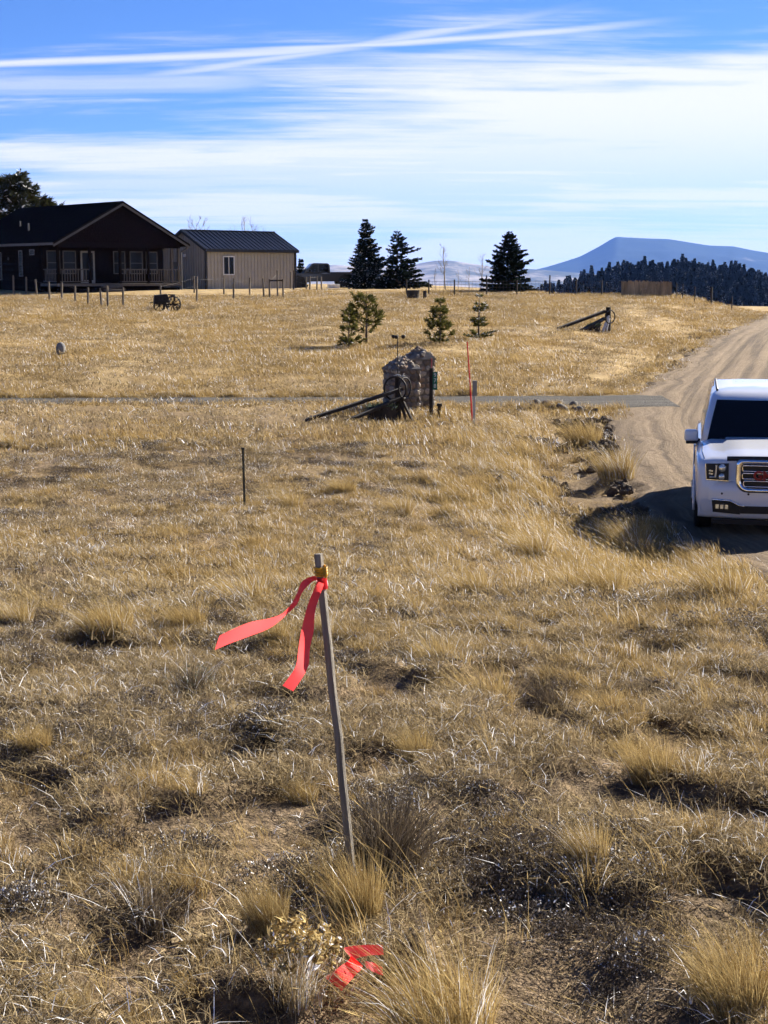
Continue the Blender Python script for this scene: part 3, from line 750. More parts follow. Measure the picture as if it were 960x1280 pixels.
# ------------------------------------------------------------------ fences
post_wood = mat('grey_fence_wood', (.13, .11, .085), .9, var=.4, scale=5, stretch=(1, 1, .2))
pale_wood = mat('pale_cut_wood', (.36, .27, .15), .85, var=.25, scale=10, stretch=(1, 1, .15))
black_wood = mat('dark_weathered_wood', (.030, .023, .018), .9, var=.45, scale=8, stretch=(1, 1, .2), bump=.5)
wire_m = mat('galvanised_wire', (.06, .055, .05), .5, metal=.6, var=.1)
iron_m = mat('dark_rusted_iron', (.022, .017, .015), .7, metal=.3, var=.5, scale=12)
def fence(name, posts, label, wires=(.35, .7, 1.0), r=.05, pm=None, rails=()):
    """posts: (photo x, base y, top y)"""
    pts = [(G(px, by), ty) for px, by, ty in posts]
    o = empty(name, pts[0][0]); tag(o, label, 'fence'); tops = []
    rr = random.Random(len(label))
    for (p, ty), (px, by, _) in zip(pts, posts):
        h = at(px, ty, p.y).z-p.z; l = p-pts[0][0]
        dx, dy = rr.gauss(0, .03), rr.gauss(0, .03)
        MB().tube([l-Vector((0, 0, .1)), l+Vector((dx*.5, dy*.5, h*.5)), l+Vector((dx, dy, h))], [r*1.05, r, r*.95], 8).build('post', pm or post_wood, o); tops.append((l, h))
    for w in wires:
        for (a, ha), (b, hb) in zip(tops[:-1], tops[1:]):
            m = (a+b)/2+Vector((0, 0, w*(ha+hb)/2*.96-.03))
            MB().tube([a+Vector((0, 0, w*ha*.96)), m, b+Vector((0, 0, w*hb*.96))], .0035, 4, False).build('wire', wire_m, o)
    for i, j, w in rails:
        (a, ha), (b, hb) = tops[i], tops[j]
        MB().bar(a+Vector((0, 0, ha*w)), b+Vector((0, 0, hb*w)), .11, .09).build('rail', black_wood, o)
    return o
fence('post_fence', [(17, 369, 344), (33, 368, 346), (46, 369, 349), (62, 376, 352), (77, 375, 353), (94, 379, 357), (110, 381, 359), (127, 383, 360), (135, 385, 357), (154, 383, 359)],
      'line of short grey posts and wire in front of the railed porch', (.45, .9), .06, None, [(7, 9, .95)])
fence('post_fence', [(201, 373, 356), (243, 366, 345), (246, 378, 345), (280, 368, 345), (292, 375, 348), (312, 369, 347), (330, 372, 348), (337, 373, 349), (347, 371, 338), (354, 373, 349)],
      'loose row of posts before the tan garage with a braced dark crossbar', (.4, .9), .055, None, [(7, 9, .93)])
fence('post_fence', [(363, 361, 340), (367, 362, 338), (383, 363, 346), (387, 364, 345), (396, 363, 345), (402, 364, 346)], 'cluster of thin posts in front of the dark pickup', (.5, .95), .05)

def crest_fence():
    p0 = at(508, 373, 97); xs = np.array([508, 536, 568, 608, 646, 687, 720, 752, 778])
    o = empty('wire_mesh_fence', on(p0.x, 97)); tag(o, 'tall dark wire mesh fence along the crest below the lone spruce', 'fence')
    L = []
    for k, px in enumerate(xs):
        y = 97-.4*math.sin(k); p = at(px, 372, y); g = on(p.x, p.y); l = g-o.location; L.append(l)
        hgt = 1.0 if px < 640 else .95
        if k in (3, 5): hgt = 1.25
        MB().tube([l-Vector((0, 0, .2)), l+Vector((0, 0, hgt))], .045, 6).build('post', black_wood, o)
    for (a, b) in zip(L[:-1], L[1:]):
        net = MB(); n = max(2, int((b-a).length/.22))
        for z in (.1, .3, .5, .7, .88): net.tube([a+Vector((0, 0, z)), b+Vector((0, 0, z))], .008, 3, False)
        for i in range(1, n):
            q = a.lerp(b, i/n); net.tube([q+Vector((0, 0, .02)), q+Vector((0, 0, .9))], .007, 3, False)
        nn = net.build('wire_net', wire_m, o); tag(nn, kind='stuff')
    # right of the wind break the fence goes on down to the road
    o2 = empty('wire_mesh_fence', on(at(841, 374, 97).x, 97)); tag(o2, 'sparse posts and wire running from the plank windbreak toward the road', 'fence'); prev = None
    for px in (845, 853, 868, 889, 915):
        p = at(px, 376, 96); g = on(p.x, 96); l = g-o2.location
        MB().tube([l-Vector((0, 0, .2)), l+Vector((0, 0, .95 if px != 889 else 1.2))], .04 if px != 889 else .07, 6).build('post', black_wood, o2)
        if prev is not None:
            for z in (.3, .6, .9): MB().tube([prev+Vector((0, 0, z)), l+Vector((0, 0, z))], .007, 3, False).build('wire', wire_m, o2)
        prev = l
crest_fence()
def windbreak():
    a = at(777, 374, 96); b = at(839, 374, 96); o = empty('plank_windbreak', on(a.x, 96)); tag(o, 'brown windbreak of rough upright planks on the crest', 'windbreak')
    pm = mat('brown_barn_plank', (.30, .215, .125), .9, var=.5, scale=2.2, stretch=(1, 1, .2)); rr = random.Random(3); n = 38
    for k in range(n):
        q = a.lerp(b, k/(n-1)); g = on(q.x, 96+.05*rr.random()); l = g-o.location; h = .92+rr.uniform(-.05, .06); w = (b-a).length/n*rr.uniform(.8, 1.02)
        MB().box(l+Vector((0, 0, h/2-.05)), (w, .03, h+.1), (0, rr.gauss(0, .02), rr.gauss(0, .12))).build('plank', pm, o)
    for z in (.25, .75): MB().bar(on(a.x, 96.12, z)-o.location, on(b.x, 96.12, z)-o.location, .08, .05).build('rail', black_wood, o)
windbreak()

# ------------------------------------------------------------------ stone pillars, post with leaning rails and what stands round it
stone_ms = []
def stones():
    cols = [(.20, .155, .11), (.28, .235, .18), (.13, .10, .075), (.24, .165, .11), (.33, .29, .24)]
    for i, c in enumerate(cols): stone_ms.append(mat('field_stone_%d' % i, c, .9, var=.3, scale=12, bump=.5, bscale=25))
stones()
def rock_mesh(name, seed, sub=1, jag=.25, m=None):
    bm = bmesh.new(); bmesh.ops.create_icosphere(bm, subdivisions=sub, radius=1); rr = random.Random(seed)
    ph = [(Vector((rr.gauss(0, 1), rr.gauss(0, 1), rr.gauss(0, 1))).normalized(), rr.uniform(-jag, jag)) for _ in range(7)]
    for v in bm.verts:
        k = 1+sum(a*max(0, v.co.normalized().dot(d))**2 for d, a in ph)+rr.uniform(-.04, .04); v.co *= k
    me = bpy.data.meshes.new(name); bm.to_mesh(me); bm.free(); me.polygons.foreach_set('use_smooth', [sub > 1]*len(me.polygons))
    if m: me.materials.append(m)
    return me
STN = [rock_mesh('stone', 100+i, 1, .22, stone_ms[i % 5]) for i in range(15)]
def pillar(px, by, topw, cap_y, top_y, Y, rz, label, seed):
    p = at(px, by, Y); g = on(p.x, p.y); s = FPX/Y; w = topw/s; hc = at(px, cap_y, Y).z-g.z; ht = at(px, top_y, Y).z-g.z
    o = empty('stone_pillar', g, rz); tag(o, label, 'pillar'); rr = random.Random(seed)
    MB().box((0, 0, hc/2-.1), (w*.9, w*.9, hc+.2)).build('core', mat('grey_mortar', (.14, .125, .105), .95, var=.3), o)
    lg = MB().box((0, 0, hc), (w*1.03, w*1.03, .05)).build('ledge', mat('grey_mortar', (.14, .125, .105), .95), o, bevel=.01)
    cap = MB().box((0, 0, hc+.025+(ht-hc)*.45), (w*.98, w*.98, (ht-hc)*.9), None, .22).build('cap', mat('grey_mortar', (.14, .125, .105), .95), o)
    def st(par, l, sc, nrm=None):
        m = STN[rr.randrange(15)]; q = link('stone', m, None, par, loc=l, rot=(rr.uniform(-.3, .3), rr.uniform(-.3, .3), rr.uniform(0, 6.28)), scale=sc)
    for sd_ in range(4):
        a = sd_*math.pi/2; n = Vector((math.cos(a), math.sin(a), 0)); t = Vector((-n.y, n.x, 0))
        z = .02
        while z < hc-.08:
            rh = rr.uniform(.11, .19); u = -w/2+.02
            while u < w/2-.05:
                rw = rr.uniform(.12, .24); rw = min(rw, w/2-u)
                st(o, n*(w*.45)+t*(u+rw/2)+Vector((0, 0, z+rh/2)), (rw*.54 if abs(n.y) > .5 else .07, rw*.54 if abs(n.x) > .5 else .07, rh*.55)) if False else None
                m = STN[rr.randrange(15)]
                link('stone', m, None, o, loc=n*(w*.45)+t*(u+rw/2)+Vector((0, 0, z+rh/2)), rot=(0, 0, a+rr.uniform(-.1, .1)), scale=(.055, rw*.52, rh*.54))
                u += rw
            z += rh
    for k in range(46):                                   # cobbles on the cap
        a = rr.uniform(0, 6.28); q = rr.random()**.6; x, y = math.cos(a)*q*w*.56, math.sin(a)*q*w*.56
        x = max(-w*.47, min(w*.47, x)); y = max(-w*.47, min(w*.47, y)); rim = max(abs(x), abs(y))/(w*.49)
        r = rr.uniform(.05, .085); st(cap, (x, y, hc+.03+(ht-hc)*(1-rim)*.93), (r, r*rr.uniform(.8, 1.1), r*.8))
    return o
pillar(502, 514, 38, 461, 446, 35.5, R(20), 'square stone pillar with cobbled cap behind the dark post and hoop', 3)
pillar(524, 505, 33, 448, 435, 37.2, R(12), 'rear stone pillar with rounded cobble top next to the green number sign', 5)

def rail_post(px, by, top, Y, r1, r2, label, thick=1.0):
    p = at(px, by, Y); g = on(p.x, p.y); o = empty('rail_post', g); tag(o, label, 'fence post')
    h = at(px, top, Y).z-g.z; rw = .075*thick
    MB().tube([(0, 0, -.15), (.01, 0, h*.5), (0, .01, h)], [rw, rw*.95, rw*.9], 9).build('post', black_wood, o)
    for (ax, ay, bx, by_) in (r1, r2):
        a = at(ax, ay, Y-.12)-g; e = at(bx, by_, Y-1.2); e = on(e.x, e.y, .04)-g
        MB().bar(e, a, .13*thick, .07*thick).build('rail', black_wood, o, bevel=.01)
    return o, g, h
RY = 34.0
rp, rg, rh = rail_post(497, 522, 468, RY, (503, 486, 381, 523), (503, 496, 433, 522), 'dark wooden post with two rails leaning to the ground before the stone pillar')
for dx, ex in ((.02, .33), (-.02, .2)): MB().bar((dx, -.1, .62), (ex, -.35, -.02), .05, .05).build('brace', black_wood, rp)
def hoop(name, px, py, Y, hw, hh, label, rot, tr=.018, spokes=0):
    c = at(px, py, Y); o = empty(name, c, rot); tag(o, label, 'hoop'); r = hh*Y/FPX
    MB().ring((0, 0, 0), r, tr, 28, 6, 'y').build('rim', iron_m, o, True); return o
hoop('iron_hoop', 506, 485, RY-.16, 8, 13, 'thin iron hoop hung on the side of the dark rail post', R(55))
hoop('iron_hoop', 494, 486, RY-.2, 14, 15, 'larger rusted hoop resting against the dark rail post', R(-25), .022)
def antler():
    c = at(497, 470, RY-.1); o = MB().tube([Vector((-.10, 0, -.01)), Vector((0, 0, .03)), Vector((.1, 0, -.02)), Vector((.17, 0, .02))], [.012, .02, .018, .006], 6)
    o.tube([Vector((.1, 0, -.02)), Vector((.15, -.02, .07))], [.012, .004], 5).tube([Vector((-.10, 0, -.01)), Vector((-.17, 0, -.07))], [.014, .005], 5)
    q = o.build('antler', mat('bleached_bone', (.55, .52, .46), .7, var=.15), None, True, loc=c); tag(q, 'pale antler tied across the top of the dark rail post', 'antler')
antler()
def spinner():
    b = at(497, 470, RY); t = at(497, 421, RY); h = t.z-b.z; o = empty('wind_spinner', b); tag(o, 'thin pole with three small dark wind cups above the post', 'wind spinner')
    MB().tube([(0, 0, -.25), (0, 0, h+.05)], .011, 6).build('pole', iron_m, o)
    for k in range(3):
        a = R(15+120*k); e = Vector((math.cos(a)*.13, math.sin(a)*.13, h)); 
        MB().bar((0, 0, h), e, .008).build('arm', iron_m, o); MB().lathe(e, [(.006, -.045), (.04, -.02), (.048, .02), (.03, .04)], 8).build('cup', iron_m, o, True)
spinner()
green_leaf = leaf_mat('grey_green_leaves', [(.05, .075, .04), (.10, .14, .08), (.22, .26, .18)], .3, .2)
def planter(px, by, Y, wpx, hpx, label, seed, pale=False):
    p = at(px, by, Y); g = on(p.x, p.y, .0); s = FPX/Y; w, h = wpx/s, hpx/s; o = empty('planter_box', g, R(12)); tag(o, label, 'planter')
    b = MB(); t = .03
    for sx, sy, dx, dy in ((0, -1, w, t), (0, 1, w, t), (-1, 0, t, w*.5-.062), (1, 0, t, w*.5-.062)):
        b.box((sx*(w/2-t/2), sy*(w*.25-t/2), h/2), (dx, dy, h))
    b.box((0, 0, h*.35), (w-.062, w*.5-.062, h*.6)); b.build('box', black_wood, o)
    rr = np.random.default_rng(seed); n = 420; P = np.stack([rr.uniform(-w*.46, w*.46, n), rr.uniform(-w*.2, w*.2, n), np.full(n, h*.6)], 1)
    D = np.stack([rr.normal(0, .4, n), rr.normal(0, .4, n), rr.uniform(.5, 1, n)], 1)*rr.uniform(.10, .24, n)[:, None]*(1+h*.3)
    wv = np.cross(D, rr.normal(0, 1, (n, 3))); wv /= np.linalg.norm(wv, axis=1, keepdims=True); wv *= .016
    V = np.stack([P, P+D*.5+wv, P+D, P+D*.5-wv], 1).reshape(-1, 3)
    link('foliage', mesh_np('foliage', V, np.arange(len(V)).reshape(-1, 4), False, {'tint': np.repeat(rr.random(n), 4)}), green_leaf, o)
planter(477, 523, RY-.35, 34, 17, 'dark planter of pale green foliage under the leaning rails by the stone pillars', 1)
rp2, g2, h2 = rail_post(760, 411, 384, 66, (757, 389, 698, 408), (756, 398, 727, 409), 'solitary dark post with leaning rails and white board on the upper field', 1.6)
wb = MB().bar((-.28, -.3, -.02), (.0, -.1, .72), .14, .03).build('board', mat('white_board_paint', (.72, .71, .69), .6, var=.12), rp2); tag(wb, 'white leaning board')
MB().bar((-.12, -.3, -.02), (.04, -.1, .6), .06, .03).build('board', mat('white_board_paint', (.72, .71, .69), .6), rp2)
hoop('iron_hoop', 762.5, 396, 65.8, 4, 8, 'wire hoop hanging on the solitary post with the white board', R(35), .028)
planter(742, 412, 65.4, 15, 9, 'small dark planter below the rails of the solitary upper post', 2)

def number_sign():
    b = at(539, 505, 34.6); g = on(b.x, b.y); o = empty('number_sign', g, R(-6)); tag(o, 'dark post carrying a vertical green address plate with white digits', 'sign')
    s = FPX/34.6; h = at(539, 460, 34.6).z-g.z
    MB().box((0, 0, h/2-.1), (.085, .085, h+.2)).build('post', black_wood, o, bevel=.006)
    z0, z1 = at(543, 487.5, 34.5).z-g.z, at(543, 465, 34.5).z-g.z
    pl = MB().box((.088, -.05, (z0+z1)/2), (.105, .006, z1-z0)).build('plate', mat('green_sign_paint', (.008, .10, .06), .45, var=.08), o, bevel=.002)
    for k, c in enumerate('978'):
        cu = bpy.data.curves.new('digit', 'FONT'); cu.body = c; cu.size = .125; cu.align_x = 'CENTER'; cu.align_y = 'CENTER'; cu.extrude = .001
        tmp = bpy.data.objects.new('digit', cu); COL.objects.link(tmp); bpy.context.view_layer.update()
        me = bpy.data.meshes.new_from_object(tmp); bpy.data.objects.remove(tmp)
        link('digit', me, mat('white_reflective', (.55, .62, .58), .5, var=.05), pl, loc=(.088, -.0555, z1-.075-k*(z1-z0-.04)/3), rot=(math.pi/2, 0, 0))
    mk = MB().tube([(-.02, .06, -.1), (0, .06, h+.22)], .014, 6).build('marker_rod', mat('faded_red_rod', (.28, .05, .05), .6), o)
    bx = on(b.x+.16, b.y-.1); q = MB().box((0, 0, .13), (.075, .09, .36)).box((.0, 0, .33), (.12, .14, .06)).build('utility_stub', black_wood, None, loc=bx, rot=(0, R(4), 0)); tag(q, 'short dark capped stub beside the number sign post', 'stub')
number_sign()
def marker_rod():
    a = at(591, 516, 34.2); g = on(a.x, a.y); t = at(584, 428, 34.2)-g
    o = empty('snow_marker', g); tag(o, 'thin leaning red snow marker rod', 'marker')
    MB().tube([(0, 0, -.1), t*.5, t], [.018, .017, .014], 8).build('rod', mat('red_fibreglass', (.55, .02, .02), .45, var=.12), o)
    MB().tube([t, t+Vector((0, 0, .03))], .012, 8).build('tip', mat('faded_red_rod', (.28, .05, .05), .6), o)
    b = at(592.5, 517, 34.0); g = on(b.x, b.y); o = empty('utility_marker', g); tag(o, 'small pale utility post with grey box at the foot of the red rod', 'utility post'); h = at(592, 475, 34).z-g.z
    MB().box((0, 0, h*.36-.1), (.06, .05, h*.72+.2)).build('post', mat('pale_utility_plastic', (.42, .40, .36), .6, var=.15), o, bevel=.005)
    MB().box((.01, -.01, h*.82), (.10, .08, h*.34)).build('box', mat('grey_utility_box', (.19, .18, .165), .6, var=.12), o, bevel=.008)
marker_rod()
def t_post():
    g = G(306, 640); t = at(303.5, 561, g.y)-g; o = empty('steel_fence_post', g); tag(o, 'single dark steel post standing alone in the grass', 'post')
    m = mat('dark_painted_steel', (.014, .016, .015), .5, metal=.4, var=.3)
    MB().bar((0, 0, -.1), t, .035, .008).build('flange', m, o); MB().bar((0, .016, -.1), t+Vector((0, .016, 0)), .008, .03).build('stem', m, o)
    nub = MB().box((0, -.012, 0), (.014, .016, .012)).me('stud')
    for k in range(1, 16): link('stud', nub, m, o, loc=t*(k/16.))
    MB().box(t+Vector((0, 0, .005)), (.045, .03, .02)).build('cap', m, o)
t_post()
def boulder():
    g = G(76, 446); s = ppm(g); h = 19/s
    me = rock_mesh('standing_stone', 8, 3, .16); o = link('standing_stone', me, mat('pale_grey_stone', (.17, .165, .155), .9, var=.3, scale=3, bump=.6, bscale=9), None, loc=g+Vector((0, 0, h*.5)), scale=(.16, .18, h*.5), rot=(0, R(4), 0))
    tag(o, 'rounded grey stone standing upright alone in the lower field', 'stone')
boulder()
for px, by, wp, hp, lb in ((516, 371, 17, 10, 'wide black tub on the crest below the ragged spruce'), (531, 371, 5, 9, 'narrow black bucket next to the wide black tub')):
    Y = 93.0; p = at(px, by, Y); g = on(p.x, Y); s = FPX/Y; w, h = wp/s/2, hp/s
    q = MB().lathe((0, 0, 0), [(w*.82, -.05), (w*.97, h*.9), (w*1.04, h*.9), (w*1.04, h), (w*.95, h), (w*.85, h*.35)], 18).build('stock_tub', mat('black_plastic', (.012, .012, .013), .5, var=.2), None, loc=g); tag(q, lb, 'tub')
q = MB().box((0, 0, .13), (.85, .5, .34)).build('white_cooler', mat('white_board_paint', (.72, .71, .69), .6), None, loc=on(at(417, 358, 116).x, 116), rot=(0, 0, R(20)), bevel=.03); tag(q, 'small white box on the ground under the pickup side', 'box')

def farm_implement():
    Y = G(207, 389).y; g = on(at(207, 389, Y).x, Y); s = FPX/Y; o = empty('farm_implement', g, R(12)); tag(o, 'rusty old horse drawn farm implement in front of the porch fence', 'farm implement')
    u = 1/s
    def wheel(x, y, r, n):
        w = MB().ring((x, y, r), r, .035, 20, 5, 'y').build('wheel', iron_m, o); MB().lathe((x, y, r), [(.05, -.06), (.05, .06)], 8, 'y').build('hub', iron_m, w)
        for k in range(n):
            a = 2*math.pi*k/n; MB().bar((x, y, r), (x+math.cos(a)*r, y, r+math.sin(a)*r), .022).build('spoke', iron_m, w)
    wheel(-8*u, -.3, 6.5*u, 8); wheel(-7*u, .5, 6.5*u, 8); wheel(9*u, -.3, 9*u, 10); wheel(10*u, .5, 9*u, 10); wheel(14*u, .1, 4*u, 6)
    MB().box((-5*u, .1, 15*u), (20*u, .9, 11*u), (0, R(-6), 0), .8).build('hopper', iron_m, o, bevel=.05)
    for a, b, w in (((-12*u, .1, 9*u), (14*u, .1, 8*u), .08), ((-20*u, 0, 10*u), (-10*u, 0, 12*u), .04), ((2*u, -.3, 4*u), (9*u, .4, 19*u), .05), ((4*u, .2, 17*u), (12*u, .2, 20*u), .04), ((8*u, 0, 9*u), (13*u, 0, 18*u), .04), ((-4*u, -.2, 1*u), (-2*u, -.2, 9*u), .05), ((3*u, -.2, 1*u), (1*u, -.2, 9*u), .05), ((-9*u, -.35, 6.5*u), (-7*u, .55, 6.5*u), .05), ((9*u, -.35, 9*u), (10*u, .55, 9*u), .05), ((13*u, .1, 4*u), (18*u, -.1, 5*u), .06)):
        MB().bar(a, b, w).build('beam', iron_m, o)
    for k in range(3): MB().ring((11*u, -.4+.3*k, 16*u), .16, .02, 10, 4, 'x').build('lever_loop', iron_m, o)
    MB().lathe((8*u, .1, 19*u), [(.02, 0), (.18, .03), (.2, .06), (.19, .07)], 10).build('seat', iron_m, o)
farm_implement()

# ------------------------------------------------------------------ vehicles
paint_white = mat('white_pearl_paint', (.62, .63, .66), .32, var=.02, scale=1, coat=1.0)
blk = mat('black_trim', (.010, .010, .011), .45, var=.1); chrome = mat('chrome', (.75, .75, .75), .08, metal=1.0, var=.03)
tyre_m = mat('tyre_rubber', (.018, .017, .016), .9, var=.3, scale=20); rim_m = mat('alloy_rim', (.45, .45, .47), .25, metal=.9, var=.05)
veh_glass = mat('tinted_vehicle_glass', (.005, .005, .006), .05, var=.05, spec=.25)
lamp_glass = mat('headlamp_lens', (.55, .58, .6), .08, metal=.6, var=.1, scale=20)
red_lens = mat('red_tail_lens', (.25, .01, .01), .2, var=.1)
def loft(secs, cap=True):
    n = len(secs[0]); mb = MB(); vs = [p for s in secs for p in s]; k = len(secs)
    fs = [(i*n+j, i*n+(j+1) % n, (i+1)*n+(j+1) % n, (i+1)*n+j) for i in range(k-1) for j in range(n)]
    if cap: fs += [tuple(range(n)), tuple((k-1)*n+j for j in range(n))]
    return mb.add(vs, fs)
def bool_cut(o, cutters):
    for c in cutters:
        md = o.modifiers.new('cut', 'BOOLEAN'); md.operation = 'DIFFERENCE'; md.object = c; md.solver = 'EXACT'
    dg = bpy.context.evaluated_depsgraph_get(); me = bpy.data.meshes.new_from_object(o.evaluated_get(dg)); o.modifiers.clear(); o.data = me
    for c in cutters: bpy.data.objects.remove(c)
def wheel(parent, x, y, r, w, side, nsp=6):
    t = MB().lathe((x, y, r), [(r*.66, -w/2), (r*.9, -w/2), (r*.985, -w*.40), (r, -w*.2), (r, w*.2), (r*.985, w*.40), (r*.9, w/2), (r*.66, w/2)], 36, 'x').build('wheel', tyre_m, parent, True)
    rm = MB().lathe((x+side*(w/2-.03), y, r), [(r*.67, -.02), (r*.67, .02), (r*.6, .025), (r*.58, -.01)], 30, 'x').build('rim', rim_m, t, True)
    for k in range(nsp):
        a = 2*math.pi*k/nsp; MB().bar((x+side*(w/2-.015), y+math.cos(a)*.05, r+math.sin(a)*.05), (x+side*(w/2-.02), y+math.cos(a)*r*.62, r+math.sin(a)*r*.62), .035, .075).build('spoke', rim_m, t)
    MB().lathe((x+side*(w/2-.01), y, r), [(.06, -.03), (.065, .01), (.04, .02)], 14, 'x').build('hub_cap', rim_m, t)
def build_suv():
    fr = at(957, 648, 21.4); AZ = R(11.5)
    o = empty('parked_suv', (fr.x, fr.y, 0), -AZ); tag(o, 'large white sport utility vehicle with chrome grille parked on the dirt road', 'car')
    p = o.location; back = Vector((math.sin(AZ), math.cos(AZ), 0)); z1 = Hs(p.x+back.x*.9, p.y+back.y*.9); z2 = Hs(p.x+back.x*3.8, p.y+back.y*3.8)
    o.location.z = z1-.02-.9*(z2-z1)/2.9; o.rotation_euler.x = math.atan((z2-z1)/2.9)
    o.scale = (1, 1, 1.05)
    # lower body: half section (x, z) from the sill up and over the deck
    def sec(y, wd, zs, zb, ztop, crown, pin=0.0):
        h = [(wd*.80, zs), (wd*.955, zs+.06), (wd*.99, zs+.22), (wd, zb-.22), (wd*.995, zb-.08), (wd*.965, zb+.0), (wd*.90, ztop-.035), (wd*.78, ztop), (wd*.60, ztop+crown*.12), (wd*.54, ztop+crown*.8), (wd*.28, ztop+crown*.95)]
        r = [Vector((x, y, z)) for x, z in h]+[Vector((0, y, ztop+crown))]+[Vector((-x, y, z)) for x, z in reversed(h)]
        return r
    S_ = [sec(.10, .93, .34, .98, 1.05, .0), sec(.16, .965, .30, 1.02, 1.09, .015), sec(.32, .99, .30, 1.07, 1.115, .035), sec(.8, 1.015, .30, 1.10, 1.145, .05), sec(1.3, 1.01, .30, 1.12, 1.18, .05), sec(1.75, 1.005, .32, 1.13, 1.22, .035),
          sec(2.6, 1.01, .34, 1.14, 1.2, .0), sec(4.0, 1.01, .34, 1.15, 1.2, .0), sec(4.75, .995, .36, 1.15, 1.2, .0), sec(5.05, .96, .38, 1.13, 1.19, .0), sec(5.14, .92, .42, 1.1, 1.16, .0)]
    body = loft(S_).build('body', paint_white, o, True)
    cut = []
    for y in (.98, 3.92):
        for s in (-1, 1):
            c = MB().lathe((s*.86, y, .40), [(.47, -.26), (.47, .26)], 36, 'x').build('cutter', blk); c.parent = o; c.matrix_parent_inverse = Matrix(); cut.append(c)
    bpy.context.view_layer.update(); bool_cut(body, cut)
    for y in (.98, 3.92):
        for s in (-1, 1):
            MB().lathe((s*.74, y, .40), [(.46, -.2), (.46, -.19)], 30, 'x').build('wheel_well', blk, body)
            wheel(o, s*.865, y, .405, .275, s)
            pts = [(s*1.012, y+.485*math.cos(a), .40+.485*math.sin(a)) for a in np.linspace(R(-8), R(188), 20)]
            MB().tube(pts, .02, 6).build('arch_moulding', paint_white, body, True)
    # greenhouse
    def gs(y0, y1, hw, z, c):
        # rounded rectangle loop in plan, c = corner
        pts = []
        for cx, cy, a0 in ((hw-c, y0+c, -90), (hw-c, y1-c, 0), (-hw+c, y1-c, 90), (-hw+c, y0+c, 180)):
            for k in range(5):
                a = R(a0+k*22.5); pts.append(Vector((cx+c*math.cos(a), cy+c*math.sin(a), z)))
        # bow the front edge forward in the middle
        return [Vector((q.x, q.y-(.10*(1-(q.x/hw)**2) if q.y < (y0+y1)/2 else 0), q.z)) for q in pts]
    g = loft([gs(1.58, 5.05, .93, 1.14, .10), gs(1.95, 5.0, .87, 1.45, .11), gs(2.30, 4.95, .80, 1.72, .13), gs(2.42, 4.92, .77, 1.79, .15), gs(2.58, 4.86, .70, 1.835, .18), gs(3.0, 4.6, .45, 1.855, .2)]).build('cabin', paint_white, o, True)
    # windscreen follows the cabin, set proud of it
    def scr(z, y, hw): return [Vector((x*hw, y-.10*(1-(x*hw/.9)**2)-.012, z)) for x in np.linspace(-1, 1, 9)]
    w1, w2, w3 = scr(1.17, 1.60, .84), scr(1.45, 1.935, .775), scr(1.725, 2.285, .70)
    MB().add(w1+w2+w3, [(i, i+1, 9+i+1, 9+i) for i in range(8)]+[(9+i, 9+i+1, 18+i+1, 18+i) for i in range(8)]).build('windscreen', veh_glass, o, True)
    MB().add([q+Vector((0, -.004, .0)) for q in scr(1.17, 1.59, .86)]+[q+Vector((0, -.03, -.01)) for q in scr(1.13, 1.5, .84)], [(i, i+1, 9+i+1, 9+i) for i in range(8)]).build('cowl', blk, o)
    for s in (-1, 1):
        for (ya, yb, yc, yd) in ((1.86, 2.78, 2.72, 2.42), (2.86, 3.72, 3.66, 2.86), (3.82, 4.72, 4.62, 3.82)):
            yd = max(yd, 2.44)
            quad = [(s*.925, ya, 1.19), (s*.925, yb, 1.19), (s*.876, yb*.5+yc*.5, 1.45), (s*.811, yc, 1.69), (s*.811, yd, 1.69), (s*.876, ya*.45+yd*.55, 1.45)]
            MB().add(quad, [(0, 1, 2, 5), (5, 2, 3, 4)]).build('side_window', veh_glass, o)
        # door seams and handles
        for y in (1.78, 2.83, 3.76): MB().tube([(s*1.014, y, .48), (s*1.016, y, .8), (s*.985, y, 1.13)], .006, 4).build('door_seam', blk, body)
        for y in (2.6, 3.55): MB().box((s*1.02, y, 1.0), (.03, .2, .035)).build('door_handle', paint_white, o, bevel=.01)
        MB().box((s*.97, 2.42, .33), (.16, 1.9, .05)).build('running_board', blk, o, bevel=.015)
        MB().tube([(s*.69, 2.62, 1.825), (s*.70, 2.85, 1.848), (s*.70, 4.55, 1.85), (s*.69, 4.75, 1.83)], .018, 8).build('roof_rail', blk, o, True)
        # mirrors
        mr = MB().box((s*1.075, 1.93, 1.22), (.22, .12, .17), (0, 0, s*R(-8)), .9).build('mirror', paint_white, o, True, bevel=.035, seg=3)
        MB().box((s*1.06, 1.935, 1.12), (.19, .1, .05)).build('mirror_base', blk, mr, bevel=.015); MB().bar((s*.93, 1.93, 1.13), (s*1.06, 1.93, 1.16), .05, .07).build('mirror_arm', blk, mr)
        # headlamp cluster: dark housing, projector, running light
        x0, x1 = s*.535, s*.845
        hl = MB().add([Vector(v) for v in ((x0, .045, .815), (x1, .088, .825), (x1+s*.015, .10, 1.035), (x0, .07, 1.045))]+[Vector(v) for v in ((x0, .24, .80), (x1, .30, .82), (x1+s*.02, .36, 1.045), (x0, .26, 1.055))],
                      [(0, 1, 2, 3), (4, 5, 6, 7), (0, 1, 5, 4), (1, 2, 6, 5), (2, 3, 7, 6), (3, 0, 4, 7)]).build('headlight', blk, o)
        for cx, cz, rr_ in ((.625, .985, .052), (.63, .865, .045)):
            MB().lathe((s*cx, .06, cz), [(rr_, -.03), (rr_*1.02, .008), (rr_*.8, .02), (rr_*.4, .03)], 16, 'y').build('projector', lamp_glass, hl, True)
        MB().tube([(s*.705, .062, 1.025), (s*.72, .06, .86), (s*.80, .072, .855)], .016, 6).build('running_light', lamp_glass, hl)
